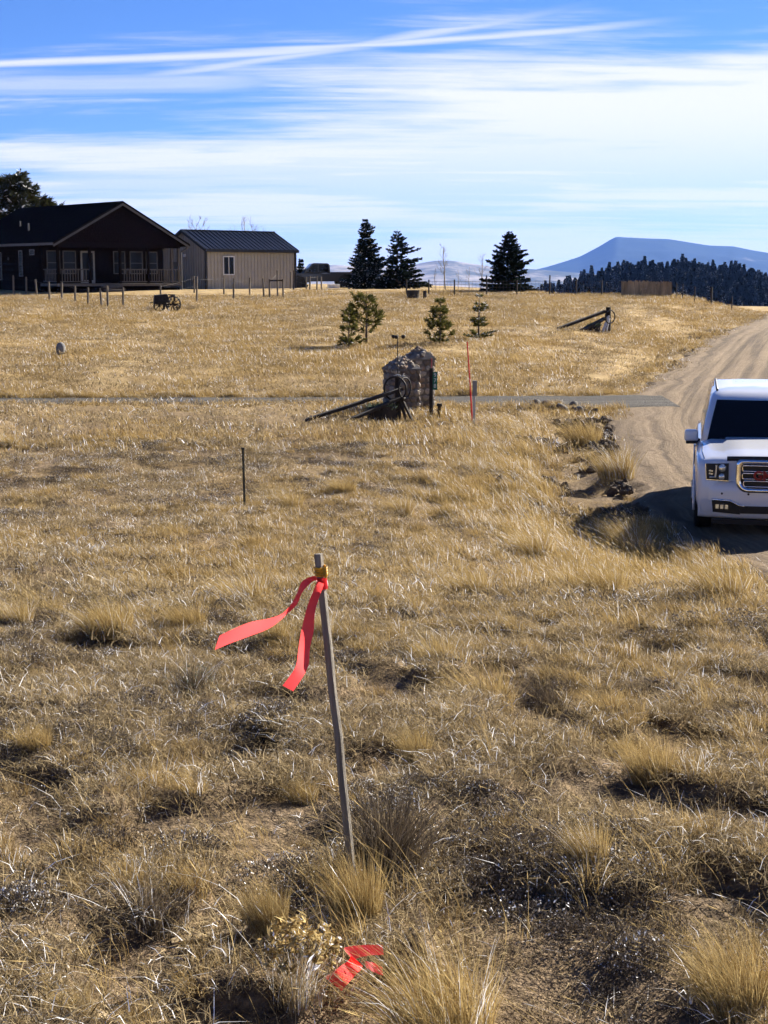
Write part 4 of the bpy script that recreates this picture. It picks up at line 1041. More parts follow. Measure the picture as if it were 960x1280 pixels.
        for cz in (.94, .90): MB().bar((s*.75, .068, cz), (s*.81, .08, cz+.005), .022, .02).build('reflector', lamp_glass, hl)
        MB().tube([(x0, .04, .812), (x1, .083, .822), (x1+s*.015, .095, 1.035)], .006, 5).build('lamp_trim', chrome, hl)
        # fog lamp pocket
        fg = MB().add([Vector(v) for v in ((s*.74, .066, .375), (s*.36, .012, .36), (s*.36, .010, .475), (s*.50, .022, .535), (s*.76, .068, .545))], [(0, 1, 2, 3, 4)]).build('fog_pocket', blk, o)
        MB().tube([(s*.76, .064, .55), (s*.5, .018, .542), (s*.36, .006, .48), (s*.30, .004, .475)], .013, 6).build('fog_trim', chrome, fg, True)
        for k in range(3): MB().box((s*(.55+.065*k), .03+.011*k, .455), (.045, .02, .06)).build('fog_lamp', lamp_glass, fg)
        MB().box((s*.86, 5.10, .90), (.14, .12, .45)).build('tail_light', red_lens, o, bevel=.02)
    # bumper: a shaped bar under the grille, with the lower intake
    bs = []
    for x in np.linspace(-.95, .95, 13):
        yy = .02+.13*(abs(x)/.95)**3
        bs.append([Vector((x, yy+.10, .28)), Vector((x, yy+.03, .31)), Vector((x, yy+.012, .37)), Vector((x, yy, .56)), Vector((x, yy+.002, .70)), Vector((x, yy+.035, .80)), Vector((x, yy+.2, .82)), Vector((x, yy+.3, .5)), Vector((x, yy+.25, .28))])
    loft(bs).build('bumper', paint_white, o, True)
    MB().box((0, .012, .425), (.74, .02, .10)).build('lower_intake', blk, o)
    MB().box((0, .13, .25), (1.5, .2, .06)).build('air_dam', blk, o)
    for x in (-.62, -.25, .25, .62): MB().lathe((x, .008+.04*(abs(x)/.95)**3, .64), [(.015, -.01), (.015, .01)], 10, 'y').build('parking_sensor', blk, o)
    # grille: chrome surround, black mesh, bars
    def loop(hw, z0, z1, y, c, cb):
        pts = []
        for cx, cz, a0, cc in ((hw-cb, z0+cb, -90, cb), (hw-c, z1-c, 0, c), (-hw+c, z1-c, 90, c), (-hw+cb, z0+cb, 180, cb)):
            for k in range(6): a = R(a0+k*18); pts.append(Vector((cx+cc*math.cos(a), y, cz+cc*math.sin(a))))
        return pts
    A, B, C = loop(.435, .655, 1.115, .03, .07, .16), loop(.435-.02, .675, 1.10, -.03, .06, .145), loop(.365, .725, 1.06, -.012, .05, .11); D = [q+Vector((0, .06, 0)) for q in C]
    n = len(A); vs = A+B+C+D
    gr = MB().add(vs, [(k*n+i, k*n+(i+1) % n, (k+1)*n+(i+1) % n, (k+1)*n+i) for k in range(3) for i in range(n)]).build('grille', chrome, o, True)
    MB().box((0, .045, .89), (.76, .03, .40)).build('grille_mesh', blk, gr)
    for z in (.785, .89, .995):
        MB().ring((0, 0, 0), 1, .0, 4, 3).v
        f = MB(); hw, hh = .335-(.02 if z < .8 else 0), .038
        pts = [Vector((x, .0, z+zz)) for x, zz in ((-hw, -hh), (hw, -hh), (hw+.012, 0), (hw, hh), (-hw, hh), (-hw-.012, 0), (-hw, -hh))]
        f.tube(pts, .009, 6, False).build('grille_bar', chrome, gr, True)
    cu = bpy.data.curves.new('emblem', 'FONT'); cu.body = 'GMC'; cu.size = .165; cu.align_x = 'CENTER'; cu.align_y = 'CENTER'; cu.extrude = .012; cu.bevel_depth = .003; cu.offset = .004
    tmp = bpy.data.objects.new('emblem', cu); COL.objects.link(tmp); bpy.context.view_layer.update(); me = bpy.data.meshes.new_from_object(tmp); bpy.data.objects.remove(tmp)
    em = link('emblem', me, mat('red_emblem', (.22, .012, .015), .3, var=.05), gr, loc=(0, -.02, .895), rot=(math.pi/2, 0, 0), scale=(1.05, 1, 1)); tag(em, 'red three letter emblem')
    # added black strip stands in for shade at the bonnet lip, bonnet creases, wipers
    MB().tube([(x, .075+.10*(abs(x)/.9)**3-.02, 1.125-.03*(abs(x)/.9)**2) for x in np.linspace(-.56, .56, 11)], .034, 6).build('bonnet_lip_shade', blk, o, True)
    for s in (-1, 1): MB().tube([(s*.875, .30, 1.085), (s*.905, .8, 1.115), (s*.90, 1.55, 1.165)], .005, 5).build('bonnet_seam', blk, body)
    for s in (-1, .3): MB().tube([(s*.3+.3, 1.5, 1.2), (s*.3-.35, 1.53, 1.225)], .01, 5).build('wiper', blk, o)
    q = MB().box((0, 5.15, .75), (1.6, .06, .75)).build('tailgate', paint_white, o, bevel=.04)
    MB().add([(-.72, 5.06, 1.2), (.72, 5.06, 1.2), (.66, 4.975, 1.70), (-.66, 4.975, 1.70)], [(0, 1, 2, 3)]).build('rear_window', veh_glass, o)
build_suv()

def build_pickup():
    Y = 120.0; pl = at(376, 360, Y); s = FPX/Y; gx = at(428, 360, Y); g = on(gx.x, Y)
    o = empty('pickup_truck', g, R(10)); tag(o, 'dark grey pickup truck parked side on between garage and spruces', 'truck')
    paint = mat('dark_grey_paint', (.030, .031, .034), .35, var=.06, coat=.6)
    # local x: tail at +x. length 5.8, axle at 0 = rear
    hw = .98; L0, L1 = -4.5, 1.3
    MB().prism([(L0, 0, .45), (L1, 0, .5), (L1, 0, 1.2), (-1.05, 0, 1.2), (-1.05, 0, 1.08), (-3.1, 0, 1.12), (L0+.1, 0, 1.08), (L0, 0, .9)], (0, -hw, 0), (0, 2*hw, 0)).build('body', paint, o, bevel=.05)
    MB().prism([(-3.15, 0, 1.1), (-2.5, 0, 1.82), (-2.3, 0, 1.88), (-1.25, 0, 1.86), (-1.1, 0, 1.75), (-1.05, 0, 1.1)], (0, -hw+.12, 0), (0, 2*hw-.24, 0)).build('cab', paint, o, bevel=.06)
    for sd_ in (-1, 1):
        y = sd_*(hw-.11)
        for q in ([(-2.85, y, 1.2), (-2.05, y, 1.2), (-2.05, y, 1.76), (-2.4, y, 1.76)], [(-1.97, y, 1.2), (-1.2, y, 1.2), (-1.25, y, 1.74), (-1.97, y, 1.76)]): MB().add(q, [(0, 1, 2, 3)]).build('window', veh_glass, o)
        MB().box((L1-.02, sd_*(hw-.06), 1.0), (.08, .14, .36)).build('tail_light', red_lens, o)
        for x in (0, -3.55):
            MB().lathe((x, sd_*(hw-.02), .48), [(.5, -.02), (.5, .04)], 24, 'y').build('wheel_arch', blk, o)
            w = MB().lathe((x, sd_*(hw-.06), .40), [(.26, -.14), (.36, -.14), (.40, -.08), (.40, .08), (.36, .14), (.26, .14)], 24, 'y').build('wheel', tyre_m, o, True)
            MB().lathe((x, sd_*(hw-.06), .40), [(.25, -.12), (.25, .12)], 16, 'y').build('rim', rim_m, w)
    MB().box((L1+.08, 0, .55), (.18, 1.9, .2)).build('rear_bumper', chrome, o, bevel=.03); MB().box((L0-.05, 0, .6), (.15, 1.9, .3)).build('front_bumper', blk, o, bevel=.03)
    MB().box((-2.6, -hw-.08, 1.28), (.12, .2, .2)).build('mirror', blk, o, bevel=.02)
    MB().bar((-1.04, -hw+.02, .55), (-1.04, -hw-.004, 1.2), .02).build('bed_seam', blk, o)
build_pickup()

# ------------------------------------------------------------------ grass and low plants
def blades(seed, n, rad, h0, h1, w, lean=(.35, .2), ldir=math.pi, lspread=.6, tint=(0, 1), seg=3, hz=0.0, splay=0.0, head=0.0):
    """n curved blades rooted inside a disc; lean towards ldir. Returns V, faces(list), T"""
    rr = np.random.default_rng(seed)
    a = rr.uniform(0, 6.283, n); q = np.sqrt(rr.random(n))*rad
    bx, by = q*np.cos(a), q*np.sin(a); bz = rr.uniform(0, 1, n)*hz
    h = rr.uniform(h0, h1, n); ln = np.abs(rr.normal(lean[0], lean[1], n)); ld = ldir+rr.normal(0, lspread, n)
    lx, ly = np.cos(ld)*ln+np.cos(a)*splay*q/rad, np.sin(ld)*ln+np.sin(a)*splay*q/rad
    wa = rr.uniform(0, 6.283, n); wx, wy = np.cos(wa), np.sin(wa)
    ts = np.linspace(0, 1, seg+1); rows = []
    cv = rr.uniform(1.2, 2.2, n)
    for t in ts:
        k = t**cv; l2 = np.sqrt(lx*lx+ly*ly)
        x = bx+lx*h*k; y = by+ly*h*k; z = bz+h*t*(1-.32*np.minimum(l2, 1.6)*t)
        ww = w*(1-t)**.7*(.7+.6*np.abs(rr.normal(.5, .3, n))) if t < 1 else np.zeros(n)
        if t < 1: rows.append(np.stack([x-wx*ww/2, y-wy*ww/2, z], 1)); rows.append(np.stack([x+wx*ww/2, y+wy*ww/2, z], 1))
        else: rows.append(np.stack([x, y, z], 1))
    K = len(rows); V = np.stack(rows, 1).reshape(-1, 3); b = np.arange(n)[:, None]*K
    Q = np.vstack([b+np.array([[2*i, 2*i+1, 2*i+3, 2*i+2]]) for i in range(seg-1)]) if seg > 1 else np.zeros((0, 4), int)
    Tn = b+np.array([[2*seg-2, 2*seg-1, 2*seg]])
    tv = rr.uniform(tint[0], tint[1], n); T = np.repeat(tv, K)
    faces = [Q, Tn]
    if head > 0:                                          # slim seed heads at the tips
        tip = rows[-1]; pv = (rows[-3]+rows[-2])/2; d = tip-pv; d /= np.linalg.norm(d, axis=1, keepdims=True)+1e-9
        o = len(V); HV = []
        wv = np.stack([wx, wy, np.zeros(n)], 1)*w*.75
        HV = np.stack([tip-d*head*.5, tip+wv, tip+d*head*.6, tip-wv], 1).reshape(-1, 3)
        faces[0] = np.vstack([faces[0], o+np.arange(4*n).reshape(-1, 4)]); V = np.vstack([V, HV]); T = np.concatenate([T, np.repeat(tv, 4)])
    return V, faces, T
def merge(parts):
    V = []; Q = []; Tr = []; T = []; o = 0
    for v, f, t in parts:
        V.append(v); T.append(t)
        for a in f:
            if len(a): (Q if a.shape[1] == 4 else Tr).append(a+o)
        o += len(v)
    return np.vstack(V), [np.vstack(x) for x in (Q, Tr) if x], np.concatenate(T)
def gm(name, parts):
    V, F, T = merge(parts); return mesh_np(name, V, F, False, {'tint': T})
straw = leaf_mat('dry_straw_grass', [(.14, .078, .024), (.34, .22, .076), (.47, .33, .125), (.55, .41, .18)], .30, .35)
litter_m = leaf_mat('matted_dead_grass', [(.075, .048, .023), (.25, .165, .075), (.43, .31, .15), (.56, .44, .25)], .25, .4)
sage_m = leaf_mat('grey_lilac_mat_plant', [(.06, .045, .032), (.11, .088, .068), (.16, .133, .108), (.21, .18, .152)], .1, .35)
gold = leaf_mat('golden_bunchgrass', [(.18, .105, .03), (.38, .25, .085), (.53, .38, .145), (.60, .46, .21)], .28, .15)
twig_m = leaf_mat('grey_brown_twigs', [(.06, .045, .028), (.15, .115, .075), (.26, .205, .14)], .1, .2)

NT = [gm('tuft', [blades(200+k, 105, .06, .035, .125, .0028, (.4, .25), math.pi, .9, (.1, 1), 3, 0, .6)]) for k in range(6)]
NL = [gm('litter', [blades(220+k, 100, .13, .018, .055, .0030, (1.5, .6), 0, 3.1, (0, 1), 2, .02), blades(230+k, 30, .12, .02, .05, .0026, (.6, .4), 0, 3.1, (0, .8), 2)]) for k in range(6)]
NSm = [gm('stalks', [blades(240+k, 4, .09, .16, .36, .0024, (.62, .2), math.pi, .35, (.5, 1), 5, 0, 0, .05), blades(246+k, 12, .05, .05, .14, .0024, (.5, .25), math.pi, .7, (.1, .9), 3)]) for k in range(5)]
def sage_mesh(seed, rad, n, leaf, hgt):
    rr = np.random.default_rng(seed); a = rr.uniform(0, 6.283, n); q = np.sqrt(rr.random(n)); lob = 1+.3*np.sin(a*3+seed)
    x, y = q*rad*lob*np.cos(a), q*rad*lob*np.sin(a); z = hgt*(1-q**2*.8)*rr.uniform(.35, 1, n)
    P = np.stack([x, y, z], 1); D = rr.normal(0, 1, (n, 3)); D[:, 2] = np.abs(D[:, 2])+.3; D /= np.linalg.norm(D, axis=1, keepdims=True); D *= (leaf*rr.uniform(.6, 1.6, n))[:, None]
    w = np.cross(D, rr.normal(0, 1, (n, 3))); w /= np.linalg.norm(w, axis=1, keepdims=True); w *= leaf*.34
    V = np.stack([P-D*.5, P+w, P+D*.5, P-w], 1).reshape(-1, 3)
    tv = rr.random(n)
    tw = blades(seed+500, int(n*.12), rad*.8, hgt*.5, hgt*1.05, .0022, (.5, .3), 0, 3.1, (0, .25), 2)
    return merge([(V, [np.arange(len(V)).reshape(-1, 4)], np.repeat(tv, 4)), tw])
def sm(name, *a):
    V, F, T = sage_mesh(*a); return mesh_np(name, V, F, False, {'tint': T})
NG = [sm('mat', 260+k, .08+.02*k, 700, .0065, .065) for k in range(5)]
MT = [gm('tuft', [blades(300+k, 115, .15, .07, .20, .0058, (.5, .25), math.pi, .55, (.1, 1), 3, 0, .3)]) for k in range(5)]
MS = [gm('stalks', [blades(310+k, 16, .25, .20, .42, .0045, (.7, .2), math.pi, .3, (.5, 1), 4, 0, 0, .07)]) for k in range(4)]
ML = [gm('litter', [blades(320+k, 110, .34, .03, .08, .0070, (1.3, .6), 0, 3.1, (0, 1), 2, .03)]) for k in range(5)]
MG = [sm('mat', 330+k, .2+.04*k, 480, .014, .08) for k in range(4)]
FT = [gm('tuft', [blades(340+k, 120, .75, .08, .24, .014, (.6, .3), math.pi, .6, (.05, 1), 2)]) for k in range(5)]
FL = [gm('litter', [blades(350+k, 130, .9, .05, .13, .018, (1.1, .6), 0, 3.1, (0, 1), 2, .03)]) for k in range(4)]

def wedge(n, r0, r1, half=19.0, seed=0, bias=0.0):
    rr = np.random.default_rng(seed)
    r = np.sqrt(rr.uniform(r0*r0, r1*r1, n)); a = np.radians(rr.uniform(-half, half, n)); x, y = r*np.sin(a), r*np.cos(a)
    return x, y, rr
def place(name, meshes, m, n, r0, r1, prob, smin, smax, label, cat, seed, wind=True, tall=None, sink=.01, half=19.0):
    x, y, rr = wedge(n, r0, r1, half, seed)
    pr = prob(x, y); k = rr.random(n) < pr
    k &= ~in_road(x, y, .05) & ~in_drive(x, y, .1)
    k &= ~((y > 96.5) & (x < -6))
    dd = edge_x(y)-x; k &= ~((dd < .5+1.7*fbm(x/.8, y/1.1, 91, 3)) & (y > 23.5+fbm(x, y, 92, 2)) & (y < 36) & (rr.random(n) < .93))
    x, y = x[k], y[k]; n = len(x)
    hum = hummock(x, y)
    d = x-edge_x(y); hum = hum+.16*(fbm(x*2.4, y*2.4, 31, 3)-.45)*np.exp(-((d+.9)/1.0)**2)*sst(20, 24, y)*(1-sst(34, 38, y))
    P = np.stack([x, y, H(x, y)+hum-sink], 1)
    rz = rr.normal(0, .45, n) if wind else rr.uniform(0, 6.283, n)
    s = rr.uniform(smin, smax, n)*(tall(x, y) if tall is not None else 1)
    scatter(name, meshes, P, np.stack([rr.normal(0, .08, n), rr.normal(0, .08, n), rz], 1), np.stack([s, s, s*rr.uniform(.75, 1.2, n)], 1), rr.integers(0, len(meshes), n), m, label, cat)
    return n
def patch(x, y): return fbm(x/1.1+7, y/1.6, 61, 3)
def patch2(x, y): return fbm(x/.45+3, y/.6, 62, 3)
def right(x, y): return sst(-1, 4, x+.0*y)*sst(9, 14, y)
def bank(x, y): return np.exp(-((edge_x(y)-x-2.0)/1.5)**2)*sst(13, 17, y)*(1-sst(34, 37, y))
cnt = {}
# near
cnt['nl'] = place('dead_grass_mat', NL, litter_m, 11000, 2.3, 11.5, lambda x, y: np.clip(1.15-.9*sst(8, 11.5, np.hypot(x, y)), 0, 1)*(.13+.87*mound(x, y)), .6, 1.25, 'matted dead brown grass on the near ground', 'grass', 1, False)
cnt['nt'] = place('short_dry_grass', NT, straw, 6600, 2.3, 11.5, lambda x, y: (.05+.95*sst(.38, .54, patch(x, y))*mound(x, y))*(1.1-.9*sst(8, 11.5, np.hypot(x, y))), .5, 1.2, 'short dry straw grass on the near ground', 'grass', 2, True, lambda x, y: .48+.62*patch(x, y))
cnt['ns'] = place('grass_stalks', NSm, straw, 1100, 2.3, 12, lambda x, y: .15+.85*sst(.5, .66, fbm(x/.8, y/.9, 63, 2)), .5, 1.15, 'thin windblown dry stalks on the near ground', 'grass', 3, True)
cnt['ng'] = place('low_grey_plants', NG, sage_m, 3600, 2.3, 11.5, lambda x, y: sst(.55, .63, fbm(x/.55+31, y/.7, 64, 3))*(1-.5*sst(8, 11.5, y)), .5, 1.3, 'low grey lilac mat plants between the near tufts', 'ground cover', 4, False)
# middle
cnt['ml'] = place('dead_grass_mat', ML, litter_m, 10000, 8, 30, lambda x, y: sst(8, 10.5, np.hypot(x, y))*(.15+.85*mound(x, y)), .6, 1.2, 'matted dead brown grass in the middle of the field', 'grass', 5, False)
cnt['mt'] = place('windblown_grass', MT, straw, 12500, 8, 31, lambda x, y: sst(8, 10.5, np.hypot(x, y))*np.clip(.06+.3*right(x, y)+.95*sst(.37, .53, patch(x/1.4, y/1.4))*mound(x, y), 0, 1), .5, 1.05, 'windblown dry straw grass in the middle of the field', 'grass', 6, True, lambda x, y: .45+.5*patch(x/1.4, y/1.4)+.5*right(x, y)+.45*bank(x, y))
cnt['ms'] = place('grass_stalks', MS, straw, 7500, 9, 36, lambda x, y: .03+.4*right(x, y)+.6*bank(x, y)+.4*sst(.54, .66, fbm(x/2, y/2.4, 65, 2)), .5, 1.0, 'tall pale windblown stalks near the roadside bank', 'grass', 7, True, lambda x, y: .65+.35*right(x, y)+.35*bank(x, y))
cnt['mg'] = place('low_grey_plants', MG, sage_m, 3600, 8.5, 30, lambda x, y: sst(.56, .64, fbm(x/1.2+31, y/1.5, 66, 3))*(1-.85*right(x, y)), .5, 1.2, 'low grey mat plants in the middle of the field', 'ground cover', 8, False)
# far slope
cnt['fl'] = place('dead_grass_mat', FL, litter_m, 9000, 27, 100, lambda x, y: sst(27, 31, np.hypot(x, y))*(.4+.6*sst(.38, .52, fbm(x/3, y/4, 67, 3))), .6, 1.2, 'matted brown grass over the far slope', 'grass', 9, False)
cnt['ft'] = place('windblown_grass', FT, straw, 15000, 27, 104, lambda x, y: sst(27, 31, np.hypot(x, y))*(.15+.85*sst(.40, .58, fbm(x/2.6, y/4.2, 68, 3))), .55, 1.1, 'dry straw grass over the far slope below the house', 'grass', 10, True, lambda x, y: .7+.4*fbm(x/2.6, y/4.2, 68, 3))
# verges of the driveway
cnt['dv'] = place('verge_grass', MT, straw, 26000, 32, 48, lambda x, y: np.exp(-((np.abs(y-drive_c(x))-1.65+.3*(1-sst(0, 3, x)))/.45)**2)*(.35+.65*sst(.4, .55, fbm(x/2.2, y, 69, 2))), .7, 1.5, 'taller dry grass fringing the gravel driveway', 'grass', 11, True, lambda x, y: np.where((x < 1) & (y < drive_c(x)), .45, 1.0))
print('scatter', cnt)

# clods and rubble in the ditch
clod_m = mat('dark_soil_clod', (.10, .07, .043), .95, var=.45, scale=6, bump=.7, bscale=20)
CL = [rock_mesh('clod', 400+k, 1, .4) for k in range(6)]
def clods():
    rr = np.random.default_rng(5); n = 5200; y = rr.uniform(23, 36, n); d = np.abs(rr.normal(.6, .7, n)); x = edge_x(y)-d
    k = (rr.random(n) < sst(.42, .6, fbm(x/.9, y/1.1, 71, 3))) & (x < edge_x(y)-.05); x, y = x[k], y[k]
    y2 = rr.uniform(45, 78, 500); x2 = edge_x(y2)-rr.normal(.5, .4, 500); k2 = fbm(x2/1.5, y2/3, 72, 2) > .55; x = np.concatenate([x, x2[k2]]); y = np.concatenate([y, y2[k2]])
    x3 = rr.uniform(3.3, 5.2, 90); y3 = drive_c(x3)-1.95+rr.normal(0, .25, 90); x = np.concatenate([x, x3]); y = np.concatenate([y, y3])
    n = len(x); s = np.abs(rr.normal(.0, .032, n))+.014
    P = np.stack([x, y, H(x, y)+.03], 1)
    scatter('soil_clods', CL, P, rr.uniform(0, 6.28, (n, 3)), np.stack([s*1.3, s, s*.75], 1), rr.integers(0, 6, n), clod_m, 'dark clods and stones strewn along the ditch beside the road', 'rubble')
clods()
def culvert_rocks():
    rr = random.Random(2)
    for k, (px, py, s) in enumerate(((672, 507, .13), (684, 510, .17), (697, 508, .14), (706, 514, .18), (717, 508, .13), (722, 517, .15), (733, 512, .11))):
        g = G(px, py); o = link('ditch_rock', rock_mesh('ditch_rock', 600+k, 2, .35), mat('dark_ditch_rock', (.11, .095, .08), .9, var=.4, scale=8, bump=.5), None, loc=g+Vector((0, 0, .03)), rot=(rr.random(), rr.random(), rr.random()*6), scale=(s*1.2, s, s*.7))
        tag(o, 'dark rock piled at the ditch where the gravel driveway meets the road', 'rock', 'rocks at the driveway ditch')
culvert_rocks()

# ------------------------------------------------------------------ single plants one can pick out
BG = [gm('bunchgrass', [blades(700+k, 1000, .40, .45, 1.1, .0085, (.34, .2), math.pi, .6, (.0, 1), 4, 0, .45), blades(710+k, 45, .35, .9, 1.4, .006, (.5, .2), math.pi, .3, (.5, 1), 5, 0, .2, .10)]) for k in range(5)]
def ground_z(p):
    x, y = np.array([p.x]), np.array([p.y]); return p.z+float(hummock(x, y)[0])
tufts = [ # photo x, base y, width, height, label
 (556, 1276, 165, 150, 'largest golden bunchgrass clump next to the fallen pink ribbon'),
 (736, 1112, 62, 70, 'windswept golden bunchgrass clump standing alone on bare grey ground'),
 (46, 956, 48, 42, 'small stiff golden bunchgrass tuft among grey mat plants'),
 (520, 962, 48, 55, None), (606, 872, 95, 62, 'pale bunchgrass clump beside a grey bush'),
 (136, 800, 75, 52, None), (236, 797, 55, 40, None), (22, 790, 50, 42, None), (66, 770, 52, 34, None), (308, 758, 85, 55, 'broad pale bunchgrass clump behind the flying pink ribbon'),
 (336, 1185, 62, 80, 'upright golden bunchgrass tuft at the end of the fallen lath'), (448, 1172, 80, 95, 'tall dry bunchgrass growing around the foot of the survey stake'),
 (815, 978, 75, 66, None), (920, 1272, 120, 110, None), (346, 812, 36, 36, 'small bunchgrass tuft under the middle of the flying ribbon'), (404, 806, 34, 46, 'narrow bunchgrass tuft directly behind the stake and its hanging ribbon'), (762, 748, 66, 50, None), (548, 838, 60, 50, None), (668, 700, 60, 40, None), (500, 640, 46, 30, None), (218, 672, 42, 26, None), (362, 630, 44, 26, None),
 (34, 640, 46, 22, None), (720, 742, 58, 44, None), (860, 742, 70, 50, None), (905, 760, 80, 60, None), (790, 690, 60, 46, None), (590, 745, 60, 40, None), (470, 760, 48, 36, None), (95, 1275, 70, 60, None), (380, 1000, 44, 40, None), (170, 740, 46, 30, None), (10, 560, 40, 18, None), (430, 620, 40, 22, None), (770, 600, 60, 46, 'pale bunchgrass on the bank beside the parked vehicle'), (730, 560, 55, 40, None)]
for k, (px, by, wp, hp, lb) in enumerate(tufts):
    g = G(px, by); s = ppm(g); w = wp/s; h = hp/s
    o = link('bunchgrass', BG[k % 5], gold, None, loc=(g.x, g.y, ground_z(g)-.01), rot=(0, 0, random.Random(k).uniform(-.4, .4)), scale=(w*.92, w*.82, h*1.02))
    tag(o, lb or 'dry golden bunchgrass tuft growing out of the short grass', 'grass tuft', 'bunchgrass tufts in the field')
def shrub(px, by, wp, hp, seed, label, m, n=150, flowers=None, leafy=None):
    g = G(px, by); s = ppm(g); w, h = wp/s, hp/s; o = empty('shrub', (g.x, g.y, ground_z(g)-.01)); tag(o, label, 'shrub')
    V, F, T = merge([blades(seed, n, .16, .55, 1.05, .012, (.30, .2), 0, 3.1, (0, 1), 5, 0, .55), blades(seed+1, n*2, .34, .3, .9, .008, (.35, .25), 0, 3.1, (.1, 1), 3, .1, .3)])
    link('stems', mesh_np('stems', V*np.array([w*.9, w*.9, h]), F, False, {'tint': T}), m, o)
    if flowers:
        rr = np.random.default_rng(seed); n = flowers; a = rr.uniform(0, 6.28, n); q = np.sqrt(rr.random(n))*.45
        c = np.stack([q*np.cos(a)*w, q*np.sin(a)*w, h*(1-.9*q*q)*rr.uniform(.75, 1.05, n)], 1)
        P = np.repeat(c, 14, 0)+rr.normal(0, .006, (n*14, 3)); D = rr.normal(0, 1, P.shape)*.006; wv = np.cross(D, rr.normal(0, 1, P.shape)); wv /= np.linalg.norm(wv, axis=1, keepdims=True)/.0035
        V = np.stack([P-D, P+wv, P+D, P-wv], 1).reshape(-1, 3); f = link('seed_heads', mesh_np('seed_heads', V, np.arange(len(V)).reshape(-1, 4), False, {'tint': np.repeat(rr.random(len(P)), 4)}), gold, o)
    if leafy:
        V, F, T = sage_mesh(seed, .5, leafy, .03, .8); link('leaves', mesh_np('leaves', V*np.array([w, w, h]), F, False, {'tint': T}), green_leaf, o)
shrub(484, 1108, 175, 135, 801, 'twiggy grey brown bush right behind the survey stake', twig_m, 190)
shrub(690, 884, 70, 76, 811, 'thin grey bush beside the pale bunchgrass clump', twig_m, 130)
shrub(242, 868, 84, 48, 821, 'low grey green shrub left of the hanging ribbon end', twig_m, 110, None, 220)
shrub(372, 1262, 110, 110, 831, 'dry weed with yellow seed heads by the fallen pink ribbon', litter_m, 120, 70)
shrub(190, 1150, 150, 90, 851, 'sprawling dry brown weed behind the fallen lath', twig_m, 150)
shrub(240, 387, 26, 7, 861, 'low dark bush next to the farm implement', twig_m, 90); shrub(186, 388, 18, 8, 871, 'small dark bush at the wheel of the farm implement', twig_m, 90)
shrub(800, 700, 56, 40, 881, 'small dry bush in the tall roadside grass', litter_m, 90)

# ------------------------------------------------------------------ survey stake, ribbons, laths
stake_wood = mat('weathered_stake_wood', (.21, .185, .15), .85, var=.45, scale=9, stretch=(3, 3, .12), bump=.6, bscale=60)
def pink_mat():
    m, t, b = new_mat('fluorescent_pink_tape'); out = t.nodes['Material Output']
    tc = N(t, 'ShaderNodeTexCoord'); c = mixc(t, maprange(t, noise_n(t, tc.outputs['Object'], 30, 3), .35, .65), (.95, .05, .07), (1.0, .09, .11))
    t.links.new(c, b.inputs['Base Color']); b.inputs['Roughness'].default_value = .38
    tr = N(t, 'ShaderNodeBsdfTranslucent'); tr.inputs[0].default_value = (1.0, .085, .085, 1); mx = N(t, 'ShaderNodeMixShader'); mx.inputs[0].default_value = .78
    t.links.new(b.outputs[0], mx.inputs[1]); t.links.new(tr.outputs[0], mx.inputs[2]); t.links.new(mx.outputs[0], out.inputs[0]); return m
PINK = pink_mat()
def strip(A, B, sub=6):
    """ribbon between two edge lines of 3D points, smoothed"""
    def cr(P):
        P = [Vector(p) for p in P]; out = []
        for i in range(len(P)-1):
            p0, p1, p2, p3 = P[max(i-1, 0)], P[i], P[i+1], P[min(i+2, len(P)-1)]
            for k in range(sub):
                t = k/sub; out.append(.5*((2*p1)+(p2-p0)*t+(2*p0-5*p1+4*p2-p3)*t*t+(3*p1-p0-3*p2+p3)*t**3))
        return out+[P[-1]]
    a, b = cr(A), cr(B); n = len(a)
    return MB().add(a+[x.lerp(y, .5) for x, y in zip(a, b)]+b, [(i, i+1, n+i+1, n+i) for i in range(n-1)]+[(n+i, n+i+1, 2*n+i+1, 2*n+i) for i in range(n-1)])
